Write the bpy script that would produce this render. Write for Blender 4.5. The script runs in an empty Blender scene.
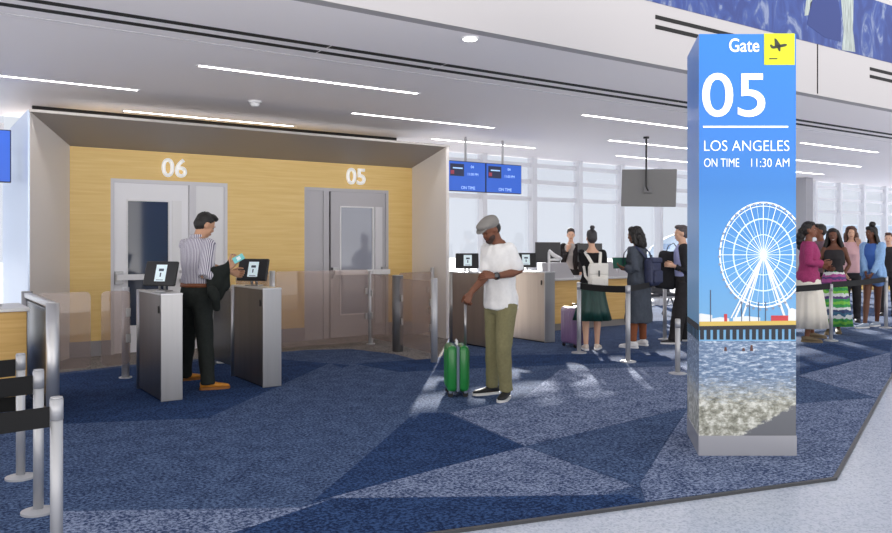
import bpy, bmesh, math, random
from mathutils import Vector, Matrix, noise
random.seed(7)
PI = math.pi
V = Vector
SC = bpy.context.scene
COL = SC.collection

# ------------------------------------------------------------------ camera and measuring
F = 794.0                    # focal length in pixels of the 892x533 frame
CX, HZ, EYE = 446.0, 245.0, 1.45
YAW = math.atan2(794.0, 1154.0)          # the building is turned this much against the view
RV = V((math.cos(YAW), -math.sin(YAW), 0))   # view right in the building's axes
FV = V((math.sin(YAW), math.cos(YAW), 0))    # view forward

def cam_pt(X, Y, z):
    p = RV * X + FV * Y
    return V((p.x, p.y, z))
def G(px, py, z=0.0):
    """ground (or height z) point seen at a pixel"""
    Y = F * (EYE - z) / (py - HZ)
    return cam_pt((px - CX) / F * Y, Y, z)
def D(px, py, Y):
    """point at depth Y seen at a pixel"""
    return cam_pt((px - CX) / F * Y, Y, EYE - (py - HZ) / F * Y)
def onplane(px, py, y):
    """point on the wall plane y seen at a pixel"""
    k = (px - CX) / F
    Y = y / (-k * math.sin(YAW) + math.cos(YAW))
    return D(px, py, Y)
def depth(p):
    return V((p[0], p[1], 0)).dot(FV)

cam_d = bpy.data.cameras.new('camera')
cam = bpy.data.objects.new('camera', cam_d); COL.objects.link(cam)
cam.location = (0, 0, EYE)
cam.rotation_euler = (PI/2, 0, -YAW)
cam_d.sensor_fit = 'HORIZONTAL'; cam_d.sensor_width = 36.0
cam_d.lens = F / 892.0 * 36.0
cam_d.shift_y = -(533/2 - HZ) / 892.0
cam_d.clip_end = 500
SC.camera = cam
SC.view_settings.view_transform = 'Standard'
SC.view_settings.look = 'None'
SC.view_settings.gamma = 1.0
SC.view_settings.use_curve_mapping = False
SC.view_settings.exposure = 0.0

# ------------------------------------------------------------------ materials
def lin(c):
    return tuple(((x/255.0)/12.92 if x/255.0 <= 0.04045 else ((x/255.0+0.055)/1.055)**2.4) for x in c) + (1.0,)
MATS = {}
def mat(name, col, rough=0.5, metal=0.0, spec=0.5, noise_scale=0, noise_amt=0.0, emit=0.0, bump=0.0, stretch=None, coat=0.0, aniso=0.0):
    if name in MATS: return MATS[name]
    m = bpy.data.materials.new(name); m.use_nodes = True
    nt = m.node_tree; b = nt.nodes['Principled BSDF']
    b.inputs['Base Color'].default_value = lin(col)
    b.inputs['Roughness'].default_value = rough
    b.inputs['Metallic'].default_value = metal
    b.inputs['Specular IOR Level'].default_value = spec
    b.inputs['Coat Weight'].default_value = coat
    if emit:
        b.inputs['Emission Color'].default_value = lin(col)
        b.inputs['Emission Strength'].default_value = emit
    if noise_scale:
        tc = nt.nodes.new('ShaderNodeTexCoord'); nz = nt.nodes.new('ShaderNodeTexNoise')
        nz.inputs['Scale'].default_value = noise_scale; nz.inputs['Detail'].default_value = 4
        if stretch:
            mp = nt.nodes.new('ShaderNodeMapping'); mp.inputs['Scale'].default_value = stretch
            nt.links.new(tc.outputs['Object'], mp.inputs['Vector']); nt.links.new(mp.outputs['Vector'], nz.inputs['Vector'])
        else:
            nt.links.new(tc.outputs['Object'], nz.inputs['Vector'])
        rp = nt.nodes.new('ShaderNodeValToRGB')
        c = V(lin(col)[:3])
        rp.color_ramp.elements[0].position = 0.3; rp.color_ramp.elements[1].position = 0.7
        rp.color_ramp.elements[0].color = tuple(c*(1-noise_amt)) + (1,)
        rp.color_ramp.elements[1].color = tuple(min(1, x*(1+noise_amt)) for x in c) + (1,)
        nt.links.new(nz.outputs['Fac'], rp.inputs['Fac']); nt.links.new(rp.outputs['Color'], b.inputs['Base Color'])
        if bump:
            bp = nt.nodes.new('ShaderNodeBump'); bp.inputs['Strength'].default_value = bump; bp.inputs['Distance'].default_value = 0.01
            nt.links.new(nz.outputs['Fac'], bp.inputs['Height']); nt.links.new(bp.outputs['Normal'], b.inputs['Normal'])
    MATS[name] = m
    return m
def glass_mat(name, tint, clear=0.75, haze=0.15, rough=0.02):
    """clear pane: part transparent, part milky, part mirror"""
    if name in MATS: return MATS[name]
    m = bpy.data.materials.new(name); m.use_nodes = True
    nt = m.node_tree; nt.nodes.remove(nt.nodes['Principled BSDF'])
    out = nt.nodes['Material Output']
    tr = nt.nodes.new('ShaderNodeBsdfTransparent'); tr.inputs['Color'].default_value = lin(tint)
    df = nt.nodes.new('ShaderNodeBsdfDiffuse'); df.inputs['Color'].default_value = lin((222, 206, 196))
    gl = nt.nodes.new('ShaderNodeBsdfGlossy'); gl.inputs['Roughness'].default_value = rough
    m1 = nt.nodes.new('ShaderNodeMixShader'); m1.inputs['Fac'].default_value = haze
    nt.links.new(tr.outputs[0], m1.inputs[1]); nt.links.new(df.outputs[0], m1.inputs[2])
    fr = nt.nodes.new('ShaderNodeFresnel'); ge = nt.nodes.new('ShaderNodeNewGeometry')
    io = nt.nodes.new('ShaderNodeMix'); io.inputs[2].default_value = 1.4; io.inputs[3].default_value = 1/1.4     # the same mirror from both sides of the sheet
    nt.links.new(ge.outputs['Backfacing'], io.inputs[0]); nt.links.new(io.outputs[0], fr.inputs['IOR'])
    m2 = nt.nodes.new('ShaderNodeMixShader')
    nt.links.new(fr.outputs[0], m2.inputs['Fac']); nt.links.new(m1.outputs[0], m2.inputs[1]); nt.links.new(gl.outputs[0], m2.inputs[2])
    nt.links.new(m2.outputs[0], out.inputs['Surface'])
    MATS[name] = m
    return m
def emis(name, col, strength):
    if name in MATS: return MATS[name]
    m = bpy.data.materials.new(name); m.use_nodes = True
    nt = m.node_tree; b = nt.nodes['Principled BSDF']
    b.inputs['Base Color'].default_value = lin(col)
    b.inputs['Emission Color'].default_value = lin(col); b.inputs['Emission Strength'].default_value = strength
    MATS[name] = m
    return m

# ------------------------------------------------------------------ mesh building
def box(bm, lo, hi, M=None, mi=0):
    x0, y0, z0 = lo; x1, y1, z1 = hi
    vs = [bm.verts.new((M @ V(p)) if M else p) for p in
          ((x0,y0,z0),(x1,y0,z0),(x1,y1,z0),(x0,y1,z0),(x0,y0,z1),(x1,y0,z1),(x1,y1,z1),(x0,y1,z1))]
    fs = []
    for q in ((3,2,1,0),(4,5,6,7),(0,1,5,4),(1,2,6,5),(2,3,7,6),(3,0,4,7)):
        f = bm.faces.new([vs[i] for i in q]); f.material_index = mi; fs.append(f)
    return fs
def rbox(bm, c, size, bev=0.01, R=None, seg=3):
    t = bmesh.new()
    bmesh.ops.create_cube(t, size=1.0)
    bmesh.ops.scale(t, vec=size, verts=t.verts)
    bmesh.ops.bevel(t, geom=t.edges[:], offset=bev, segments=seg, affect='EDGES', profile=0.5)
    M = Matrix.Translation(c) @ (R.to_4x4() if R else Matrix.Identity(4))
    merge(bm, t, M); t.free()
def merge(bm, src, M=None, mi=None):
    mp = {}
    for v in src.verts:
        mp[v] = bm.verts.new(M @ v.co if M else v.co)
    for f in src.faces:
        try:
            nf = bm.faces.new([mp[v] for v in f.verts]); nf.material_index = f.material_index if mi is None else mi; nf.smooth = f.smooth
        except ValueError: pass
def prism(bm, pts, z0, z1, mi=0):
    """upright prism over a plan polygon given as (x,y)"""
    a = sum(pts[i][0]*pts[(i+1) % len(pts)][1]-pts[(i+1) % len(pts)][0]*pts[i][1] for i in range(len(pts)))
    if a < 0: pts = pts[::-1]
    lo = [bm.verts.new((p[0], p[1], z0)) for p in pts]; hi = [bm.verts.new((p[0], p[1], z1)) for p in pts]
    n = len(pts)
    fs = [bm.faces.new(lo[::-1]), bm.faces.new(hi)]
    for i in range(n):
        fs.append(bm.faces.new((lo[i], lo[(i+1) % n], hi[(i+1) % n], hi[i])))
    for f in fs: f.material_index = mi
    return fs
def plate(bm, quad, n, t):
    """a solid sheet of thickness t behind the polygon quad (n points to its back)"""
    n = V(n).normalized()*t
    a = [bm.verts.new(p) for p in quad]; b = [bm.verts.new(V(p)+n) for p in quad]
    k = len(quad)
    bm.faces.new(a); bm.faces.new(b[::-1])
    for i in range(k): bm.faces.new((a[(i+1) % k], a[i], b[i], b[(i+1) % k]))
def cyl(bm, p0, p1, r, seg=16, r1=None):
    tube(bm, [p0, p1], [r, r if r1 is None else r1], seg, cap=False)
def loft(bm, rings, seg=20, fold=None, smooth=True):
    """skin a list of (centre, half axis a, half axis b)"""
    rows = []
    for i, (c, a, b) in enumerate(rings):
        row = []
        for k in range(seg):
            t = 2*PI*k/seg
            f = 1.0 if fold is None else fold(i, t)
            row.append(bm.verts.new(c + a*math.cos(t)*f + b*math.sin(t)*f))
        rows.append(row)
    for r0, r1 in zip(rows, rows[1:]):
        for k in range(seg):
            f = bm.faces.new((r0[k], r0[(k+1) % seg], r1[(k+1) % seg], r1[k])); f.smooth = smooth
    bm.faces.new(rows[0][::-1]); bm.faces.new(rows[-1])
    return rows
def tube(bm, pts, rad, seg=12, cap=True, ref=None):
    """round or oval tube through points; rad a number or (wide, thin) with ref as the wide direction"""
    pts = [V(p) for p in pts]; n = len(pts)
    T = []
    for i in range(n):
        d = pts[min(i+1, n-1)] - pts[max(i-1, 0)]
        T.append(d.normalized() if d.length > 1e-9 else V((0, 0, 1)))
    a = V(ref) if ref is not None else (V((0, 0, 1)) if abs(T[0].z) < 0.9 else V((1, 0, 0)))
    rings = []
    for i in range(n):
        a = a - T[i]*a.dot(T[i])
        if a.length < 1e-6: a = T[i].orthogonal()
        a.normalize(); b = T[i].cross(a)
        r = rad[i] if isinstance(rad, (list,)) else rad
        ra, rb = r if isinstance(r, tuple) else (r, r)
        if cap and i == 0:
            m = min(ra, rb)
            for q in (0.94, 0.6): rings.append((pts[0]-T[0]*m*q, a*ra*math.sqrt(1-q*q), b*rb*math.sqrt(1-q*q)))
        rings.append((pts[i], a*ra, b*rb))
        if cap and i == n-1:
            m = min(ra, rb)
            for q in (0.6, 0.94): rings.append((pts[i]+T[i]*m*q, a*ra*math.sqrt(1-q*q), b*rb*math.sqrt(1-q*q)))
    loft(bm, rings, seg)
def ell(bm, c, r, R=None, seg=16, rin=10, mi=0):
    t = bmesh.new()
    bmesh.ops.create_uvsphere(t, u_segments=seg, v_segments=rin, radius=1.0)
    for f in t.faces: f.smooth = True
    M = Matrix.Translation(c) @ (R.to_4x4() if R else Matrix.Identity(4)) @ Matrix.Diagonal((r[0], r[1], r[2], 1))
    merge(bm, t, M, mi); t.free()
def obj(name, bm, m, parent=None, kind=None, smooth=None, flip=True):
    """link a bmesh as one object"""
    if flip: bmesh.ops.recalc_face_normals(bm, faces=bm.faces[:])
    me = bpy.data.meshes.new(name); bm.to_mesh(me); bm.free()
    for x in (m if isinstance(m, (list, tuple)) else [m]): me.materials.append(x)
    if smooth is not None:
        for p in me.polygons: p.use_smooth = smooth
    o = bpy.data.objects.new(name, me); COL.objects.link(o)
    if parent is not None: o.parent = parent
    if kind: o['kind'] = kind
    return o
def remesh(bm, voxel=0.01, smooth=3, wrinkle=0.0, wscale=18.0):
    """weld overlapping closed shapes into one continuous skin; returns a new bmesh"""
    bmesh.ops.recalc_face_normals(bm, faces=bm.faces[:])
    me = bpy.data.meshes.new('skin'); bm.to_mesh(me); bm.free()
    o = bpy.data.objects.new('skin', me); COL.objects.link(o)
    r = o.modifiers.new('r', 'REMESH'); r.mode = 'VOXEL'; r.voxel_size = voxel; r.use_smooth_shade = True
    s = o.modifiers.new('s', 'SMOOTH'); s.factor = 0.5; s.iterations = smooth
    dg = bpy.context.evaluated_depsgraph_get()
    me2 = bpy.data.meshes.new_from_object(o.evaluated_get(dg))
    bpy.data.objects.remove(o); bpy.data.meshes.remove(me)
    out = bmesh.new(); out.from_mesh(me2); bpy.data.meshes.remove(me2)
    if wrinkle:
        out.normal_update()
        for v in out.verts:
            p = v.co
            v.co = p + v.normal * wrinkle * noise.noise(V((p.x*wscale, p.y*wscale, p.z*wscale*0.55)))
    for f in out.faces: f.smooth = True
    return out
def thing(name, label, cat, loc=(0, 0, 0), rotz=0.0, group=None):
    o = bpy.data.objects.new(name, None); COL.objects.link(o)
    o.location = loc; o.rotation_euler = (0, 0, rotz); o.empty_display_size = 0.1
    o['label'] = label; o['category'] = cat
    if group: o['group'] = group
    return o
def tag(o, label, cat, group=None):
    o['label'] = label; o['category'] = cat
    if group: o['group'] = group
    return o
def copy_thing(root, loc, rotz, label, group=None):
    def cp(o, par):
        c = o.copy(); COL.objects.link(c); c.parent = par
        for ch in [x for x in KIDS.get(o.name, [])]: cp(ch, c)
        return c
    r = cp(root, None); r.location = loc; r.rotation_euler = (0, 0, rotz); r['label'] = label
    if group: r['group'] = group
    return r
KIDS = {}
def kids_of(root):
    for o in COL.objects:
        if o.parent is not None: KIDS.setdefault(o.parent.name, [])
    KIDS.clear()
    for o in COL.objects:
        if o.parent is not None: KIDS.setdefault(o.parent.name, []).append(o)
def text_bm(s, w=None, h=None, thick=0.004, bold=0.0, space=1.0):
    """lettering in the xz plane, lower left at the origin, read from -y; scaled to w and/or h"""
    cu = bpy.data.curves.new('t', 'FONT'); cu.body = s; cu.size = 1; cu.extrude = 0.0; cu.offset = bold; cu.space_character = space
    cu.resolution_u = 6
    o = bpy.data.objects.new('t', cu); COL.objects.link(o)
    dg = bpy.context.evaluated_depsgraph_get()
    me = bpy.data.meshes.new_from_object(o.evaluated_get(dg))
    bpy.data.objects.remove(o); bpy.data.curves.remove(cu)
    bm = bmesh.new(); bm.from_mesh(me); bpy.data.meshes.remove(me)
    x0 = min(v.co.x for v in bm.verts); x1 = max(v.co.x for v in bm.verts)
    y0 = min(v.co.y for v in bm.verts); y1 = max(v.co.y for v in bm.verts)
    if h is None: sx = sy = w/(x1-x0)
    elif w is None: sx = sy = h/(y1-y0)
    else: sx, sy = w/(x1-x0), h/(y1-y0)
    bmesh.ops.remove_doubles(bm, verts=bm.verts, dist=1e-5)
    for v in bm.verts:
        v.co = V(((v.co.x-x0)*sx, 0, (v.co.y-y0)*sy))
    r = bmesh.ops.extrude_face_region(bm, geom=bm.faces[:])
    for v in [g for g in r['geom'] if isinstance(g, bmesh.types.BMVert)]: v.co.y -= thick
    return bm
def moved(bm, M):
    bmesh.ops.transform(bm, matrix=M, verts=bm.verts); return bm
def clip(bm, co, no):
    bmesh.ops.bisect_plane(bm, geom=bm.verts[:]+bm.edges[:]+bm.faces[:], plane_co=co, plane_no=no, clear_outer=True)
# ------------------------------------------------------------------ common materials
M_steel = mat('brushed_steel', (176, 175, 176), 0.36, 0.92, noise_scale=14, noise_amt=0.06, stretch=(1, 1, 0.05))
M_shade_steel = mat('shaded_brushed_steel', (112, 108, 108), 0.33, 0.9, noise_scale=14, noise_amt=0.08, stretch=(1, 1, 0.05))  # steel darkened for cabinet sides that mirror the dim interior
M_chrome = mat('satin_chrome', (208, 208, 210), 0.36, 0.85)
M_satin = mat('satin_post', (196, 196, 199), 0.48, 0.55)
M_black = mat('black_plastic', (22, 22, 24), 0.4)
M_belt = mat('black_webbing', (18, 18, 20), 0.85)
M_white = mat('white_paint', (232, 232, 234), 0.5)
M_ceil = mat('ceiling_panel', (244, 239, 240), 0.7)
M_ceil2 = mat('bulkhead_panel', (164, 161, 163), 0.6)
M_slot = mat('slot_black', (14, 14, 15), 0.8)
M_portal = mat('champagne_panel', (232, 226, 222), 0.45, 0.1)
M_soffit = mat('soffit_shaded', (150, 143, 138), 0.5, 0.1)  # same panel as the portal, its overhead shade put into the colour
M_frame = mat('window_frame_grey', (214, 216, 222), 0.5)
M_door = mat('door_grey_paint', (238, 238, 242), 0.45)
M_doorf = mat('door_frame_paint', (212, 211, 216), 0.45)
M_strip = emis('lit_strip', (255, 252, 248), 16.0)
M_glass = glass_mat('gate_glass', (236, 230, 228), haze=0.17)
M_wglass = glass_mat('window_glass', (252, 253, 255), haze=0.03)

def wood_mat(name, a, b, c):
    m = bpy.data.materials.new(name); m.use_nodes = True
    nt = m.node_tree; bs = nt.nodes['Principled BSDF']; bs.inputs['Roughness'].default_value = 0.45
    tc = nt.nodes.new('ShaderNodeTexCoord'); mp = nt.nodes.new('ShaderNodeMapping'); mp.inputs['Scale'].default_value = (0.7, 0.7, 16)
    nz = nt.nodes.new('ShaderNodeTexNoise'); nz.inputs['Scale'].default_value = 2.2; nz.inputs['Detail'].default_value = 6; nz.inputs['Distortion'].default_value = 0.4
    rp = nt.nodes.new('ShaderNodeValToRGB')
    rp.color_ramp.elements[0].position = 0.25; rp.color_ramp.elements[0].color = lin(a)
    rp.color_ramp.elements[1].position = 0.75; rp.color_ramp.elements[1].color = lin(c)
    e = rp.color_ramp.elements.new(0.5); e.color = lin(b)
    nt.links.new(tc.outputs['Object'], mp.inputs['Vector']); nt.links.new(mp.outputs['Vector'], nz.inputs['Vector'])
    nt.links.new(nz.outputs['Fac'], rp.inputs['Fac']); nt.links.new(rp.outputs['Color'], bs.inputs['Base Color'])
    MATS[name] = m; return m
M_wood = wood_mat('maple_veneer', (226, 188, 112), (233, 198, 123), (239, 206, 136))
M_wood2 = wood_mat('counter_veneer', (214, 168, 92), (226, 182, 106), (236, 196, 126))

def carpet_mat(name, dark, lite, k):
    m = bpy.data.materials.new(name); m.use_nodes = True
    nt = m.node_tree; bs = nt.nodes['Principled BSDF']; bs.inputs['Roughness'].default_value = 0.95; bs.inputs['Specular IOR Level'].default_value = 0.1
    tc = nt.nodes.new('ShaderNodeTexCoord')
    nz = nt.nodes.new('ShaderNodeTexNoise'); nz.inputs['Scale'].default_value = 46; nz.inputs['Detail'].default_value = 3; nz.inputs['Roughness'].default_value = 0.75
    n2 = nt.nodes.new('ShaderNodeTexNoise'); n2.inputs['Scale'].default_value = 6; n2.inputs['Detail'].default_value = 2
    ad = nt.nodes.new('ShaderNodeMath'); ad.operation = 'MULTIPLY_ADD'; ad.inputs[1].default_value = 0.18
    rp = nt.nodes.new('ShaderNodeValToRGB')
    rp.color_ramp.elements[0].position = k-0.085; rp.color_ramp.elements[0].color = lin(dark)
    rp.color_ramp.elements[1].position = k+0.12; rp.color_ramp.elements[1].color = lin(lite)
    nt.links.new(tc.outputs['Object'], nz.inputs['Vector']); nt.links.new(tc.outputs['Object'], n2.inputs['Vector'])
    nt.links.new(n2.outputs['Fac'], ad.inputs[0]); nt.links.new(nz.outputs['Fac'], ad.inputs[2])
    nt.links.new(ad.outputs[0], rp.inputs['Fac']); nt.links.new(rp.outputs['Color'], bs.inputs['Base Color'])
    bp = nt.nodes.new('ShaderNodeBump'); bp.inputs['Strength'].default_value = 0.4; bp.inputs['Distance'].default_value = 0.004
    nt.links.new(nz.outputs['Fac'], bp.inputs['Height']); nt.links.new(bp.outputs['Normal'], bs.inputs['Normal'])
    return m
C_dark = carpet_mat('carpet_navy', (23, 37, 70), (60, 87, 132), 0.59)
C_mid = carpet_mat('carpet_blue', (34, 49, 82), (98, 118, 153), 0.59)
C_lite = carpet_mat('carpet_pale_blue', (46, 62, 98), (150, 162, 190), 0.59)
C_grey = carpet_mat('carpet_taupe', (84, 80, 80), (160, 154, 150), 0.57)

# ------------------------------------------------------------------ the setting
HC = 3.30                     # ceiling height
VB, VW, VF, VWIN = 5.60, 11.12, 10.12, 12.90    # bulkhead, timber wall, portal front, window wall

def terrazzo():
    m = bpy.data.materials.new('terrazzo'); m.use_nodes = True
    nt = m.node_tree; bs = nt.nodes['Principled BSDF']; bs.inputs['Roughness'].default_value = 0.22
    tc = nt.nodes.new('ShaderNodeTexCoord')
    vo = nt.nodes.new('ShaderNodeTexVoronoi'); vo.inputs['Scale'].default_value = 85
    nz = nt.nodes.new('ShaderNodeTexNoise'); nz.inputs['Scale'].default_value = 40; nz.inputs['Detail'].default_value = 4
    mx = nt.nodes.new('ShaderNodeMath'); mx.operation = 'MULTIPLY'
    rp = nt.nodes.new('ShaderNodeValToRGB')
    rp.color_ramp.elements[0].position = 0.0; rp.color_ramp.elements[0].color = lin((164, 172, 190))
    rp.color_ramp.elements[1].position = 0.28; rp.color_ramp.elements[1].color = lin((204, 209, 221))
    nt.links.new(tc.outputs['Object'], vo.inputs['Vector']); nt.links.new(tc.outputs['Object'], nz.inputs['Vector'])
    nt.links.new(vo.outputs['Color'], mx.inputs[0]); nt.links.new(nz.outputs['Fac'], mx.inputs[1])
    nt.links.new(mx.outputs[0], rp.inputs['Fac']); nt.links.new(rp.outputs['Color'], bs.inputs['Base Color'])
    return m
bm = bmesh.new(); box(bm, (-8, -1.5, -0.2), (30, VWIN+0.1, -0.012)); obj('floor', bm, terrazzo(), kind='structure')  # stops just behind the camera so the added low glow reaches the ceiling

# carpet: one sheet, its triangles laid in as separate tones
def gp(*pts): return [tuple(G(*p)[:2]) for p in pts]
e0, e1, e2 = G(446, 531.5), G(835, 478), G(892, 375)
dl = (e0-e1).normalized(); dr = (e2-e1).normalized()
L = e1+dl*9.5; R_ = e1+dr*17.0
bm = bmesh.new()
prism(bm, [tuple(L[:2]), tuple(e1[:2]), tuple(R_[:2]), (29, VWIN), (-7.5, VWIN), (-7.5, L.y)], -0.012, 0.0, 1)
ZL = [0.0004]
def inlay(mi, *px):
    prism(bm, gp(*px), 0.0, ZL[0], mi); ZL[0] += 0.0003
# taupe field in front of the doors
inlay(3, (8, 380), (57, 373), (130, 365), (250, 354.5), (305, 350), (352, 349), (395, 354), (425, 362), (442, 356), (452, 330), (410, 316), (30, 345))
inlay(0, (57, 375), (130, 367), (250, 357), (350, 365), (210, 418), (57, 424), (20, 425))
inlay(1, (210, 417), (330, 363), (445, 413))
inlay(0, (355, 364), (470, 356), (700, 352), (700, 360), (480, 368), (400, 372))
inlay(1, (57, 424), (320, 417), (110, 441))
inlay(0, (312, 502), (446, 470), (446, 436), (410, 417), (350, 470))
inlay(0, (446, 413), (525, 447), (446, 466), (380, 468), (420, 413))
inlay(2, (446, 467), (525, 447), (634, 486), (600, 496), (330, 498))
inlay(1, (525, 447), (688, 408), (636, 485))
inlay(2, (688, 409), (640, 484), (646, 502), (833, 477), (879, 397), (800, 404))
inlay(0, (330, 499), (630, 495), (646, 503), (446, 530), (200, 566), (160, 545))
inlay(2, (60, 512), (300, 508), (330, 500), (200, 545), (60, 560))
inlay(2, (450, 413), (525, 446), (686, 408), (690, 366), (560, 370), (520, 400))
inlay(1, (796, 376), (877, 398), (796, 404))
inlay(2, (798, 376), (890, 352), (891, 376), (877, 398))
inlay(0, (800, 374), (890, 353), (892, 340), (800, 346))
carpet = obj('floor_carpet', bm, [C_dark, C_mid, C_lite, C_grey], kind='structure')
bm = bmesh.new()
for a, b in ((L, e1), (e1, R_)):
    d = (b-a).normalized(); n = V((-d.y, d.x, 0))*0.012
    prism(bm, [tuple((a-n)[:2]), tuple((b-n)[:2]), tuple((b+n)[:2]), tuple((a+n)[:2])], -0.012, 0.004)
obj('trim_1', bm, mat('carpet_edge_strip', (88, 88, 90), 0.4, 0.6), kind='structure')

# ceiling with black air slots
bm = bmesh.new()
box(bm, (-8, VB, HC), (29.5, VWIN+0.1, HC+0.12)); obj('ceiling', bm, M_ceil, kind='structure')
bm = bmesh.new()
for y in (6.72, 6.95):
    for x0, x1 in ((-6, 3.3), (3.3, 4.6), (4.6, 8.3), (8.3, 12.7), (12.7, 22)):
        box(bm, (x0+0.01, y-0.045, HC-0.004), (x1-0.01, y+0.045, HC+0.01))
obj('trim_2', bm, M_slot, kind='structure')
bm = bmesh.new(); box(bm, (-6, 7.22, HC-0.003), (22, 7.235, HC+0.01)); obj('trim_3', bm, mat('ceiling_joint', (188, 186, 190), 0.7), kind='structure')
# bulkhead above the ceiling's edge
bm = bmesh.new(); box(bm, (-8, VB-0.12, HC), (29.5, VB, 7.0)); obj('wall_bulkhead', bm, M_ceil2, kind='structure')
bm = bmesh.new()
for z in (3.685, 3.785):
    box(bm, (6.37, VB-0.126, z-0.022), (8.3, VB-0.115, z+0.02)); box(bm, (10.58, VB-0.126, z-0.022), (13.0, VB-0.115, z+0.02))
obj('trim_4', bm, M_slot, kind='structure')
bm = bmesh.new(); box(bm, (9.33, VB-0.127, HC+0.02), (9.345, VB-0.115, 7.0)); obj('trim_5', bm, M_slot, kind='structure')
# printed band on the bulkhead
def mural_mat():
    m = bpy.data.materials.new('printed_mural'); m.use_nodes = True
    nt = m.node_tree; bs = nt.nodes['Principled BSDF']; bs.inputs['Roughness'].default_value = 0.5
    tc = nt.nodes.new('ShaderNodeTexCoord'); mp = nt.nodes.new('ShaderNodeMapping'); mp.inputs['Scale'].default_value = (2.2, 1, 1.4)
    nz = nt.nodes.new('ShaderNodeTexNoise'); nz.inputs['Scale'].default_value = 1.7; nz.inputs['Detail'].default_value = 5; nz.inputs['Distortion'].default_value = 1.6
    rp = nt.nodes.new('ShaderNodeValToRGB'); cr = rp.color_ramp
    cr.elements[0].position = 0.0; cr.elements[0].color = lin((42, 60, 118))
    cr.elements[1].position = 0.56; cr.elements[1].color = lin((46, 66, 126))
    for p, c in ((0.6, (70, 84, 128)), (0.66, (112, 122, 150)), (0.72, (60, 74, 128)), (0.42, (38, 52, 108))):
        e = cr.elements.new(p); e.color = lin(c)
    nt.links.new(tc.outputs['Object'], mp.inputs['Vector']); nt.links.new(mp.outputs['Vector'], nz.inputs['Vector'])
    nt.links.new(nz.outputs['Fac'], rp.inputs['Fac']); nt.links.new(rp.outputs['Color'], bs.inputs['Base Color'])
    return m
mur = thing('wall_mural', 'long blue printed picture band with pale figures, high on the bulkhead', 'mural', (0, VB-0.12, 3.93))
bm = bmesh.new(); box(bm, (5.9, -0.01, 0), (20, 0, 0.78)); obj('print_sheet', bm, mural_mat(), mur)
bm = bmesh.new()
def blob(bm, pts, y=-0.012):
    vs = [bm.verts.new((x, y, z)) for x, z in pts]; f = bm.faces.new(vs)
    r = bmesh.ops.extrude_face_region(bm, geom=[f])
    for v in [g for g in r['geom'] if isinstance(g, bmesh.types.BMVert)]: v.co.y += 0.003
blob(bm, [(9.04, 0.3), (9.12, 0.72), (9.24, 0.74), (9.2, 0.5), (9.12, 0.32)])
obj('pale_drapery', bm, mat('mural_pale', (140, 148, 146), 0.6, noise_scale=5, noise_amt=0.35, stretch=(6, 1, 1)), mur)
bm = bmesh.new()
blob(bm, [(9.88, 0.0), (9.92, 0.25), (9.84, 0.75), (10.16, 0.77), (10.14, 0.3), (10.2, 0.02)])
obj('pale_drapery', bm, MATS['mural_pale'], mur)
bm = bmesh.new()
blob(bm, [(9.10, 0.2), (9.17, 0.48), (9.30, 0.6), (9.48, 0.68), (9.6, 0.74), (9.7, 0.7), (9.8, 0.6), (9.87, 0.35), (9.85, 0.1), (9.5, 0.1)])
obj('dark_figure', bm, mat('mural_dark', (36, 50, 104), 0.6), mur)

# boarding portal: timber wall in a splayed metal surround
u0, u1, w0, w1 = 1.22, 6.97, 1.80, 6.97
HB, HF = 2.70, 2.97
d6 = (2.29, 3.86); d5 = (5.05, 6.52); DH = 2.33
bm = bmesh.new()
for a, b in ((w0-0.05, d6[0]), (d6[1], d5[0]), (d5[1], w1+0.02)): box(bm, (a, VW, 0.0), (b, VW+0.12, HB+0.02))
for a, b in (d6, d5): box(bm, (a, VW, DH), (b, VW+0.12, HB+0.02))
obj('wall_timber', bm, M_wood, kind='structure')
bm = bmesh.new()
for a, b in ((w0-0.02, d6[0]), (d6[1], d5[0]), (d5[1], w1)): box(bm, (a, VW-0.012, 0.0), (b, VW, 0.2))
obj('baseboard_gate', bm, mat('baseboard_grey', (150, 147, 150), 0.5), kind='structure')
bm = bmesh.new()
prism(bm, [(u0, VF), (w0-0.004, VW), (w0-0.004, VWIN-0.1), (u0, VWIN-0.1)], 0.0, HF+0.02)
obj('wall_portal_left', bm, M_portal, kind='structure')
bm = bmesh.new()
prism(bm, [(u1, VF), (u1+0.05, VF), (u1+0.14, VWIN-0.1), (u1, VWIN-0.1)], 0.0, HF+0.02)
obj('wall_portal_right', bm, M_portal, kind='structure')
bm = bmesh.new(); box(bm, (u0-0.02, VF+0.02, 0.0), (u0, VWIN-0.1, HF+0.02)); obj('trim_7', bm, mat('return_blue_reflection', (196, 210, 232), 0.3, 0.4), kind='structure')  # bluish reflection on the outer return, painted on an added thin panel
# header: sloping soffit and front lip
bm = bmesh.new()
def poly_ext(bm, prof, x0, x1):
    a = [bm.verts.new((x0, y, z)) for y, z in prof]; b = [bm.verts.new((x1, y, z)) for y, z in prof]
    bm.faces.new(a); bm.faces.new(b[::-1]); n = len(prof)
    for i in range(n): bm.faces.new((a[(i+1) % n], a[i], b[i], b[(i+1) % n]))
# the soffit climbs towards the room
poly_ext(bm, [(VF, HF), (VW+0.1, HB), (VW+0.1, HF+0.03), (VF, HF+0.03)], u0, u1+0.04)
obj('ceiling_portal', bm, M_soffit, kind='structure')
bm = bmesh.new()
box(bm, (u0-0.01, VF-0.012, HF-0.004), (u1+0.06, VF+0.02, HF+0.026))
obj('trim_6', bm, mat('portal_lip', (176, 171, 168), 0.4, 0.2), kind='structure')
bm = bmesh.new(); box(bm, (1.45, 11.78, HF-0.2), (u1+0.1, 11.84, HC)); obj('wall_recess', bm, mat('recess_shade', (24, 23, 24), 0.8), kind='structure')  # black colour stands in for the shaded gap over the portal
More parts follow.
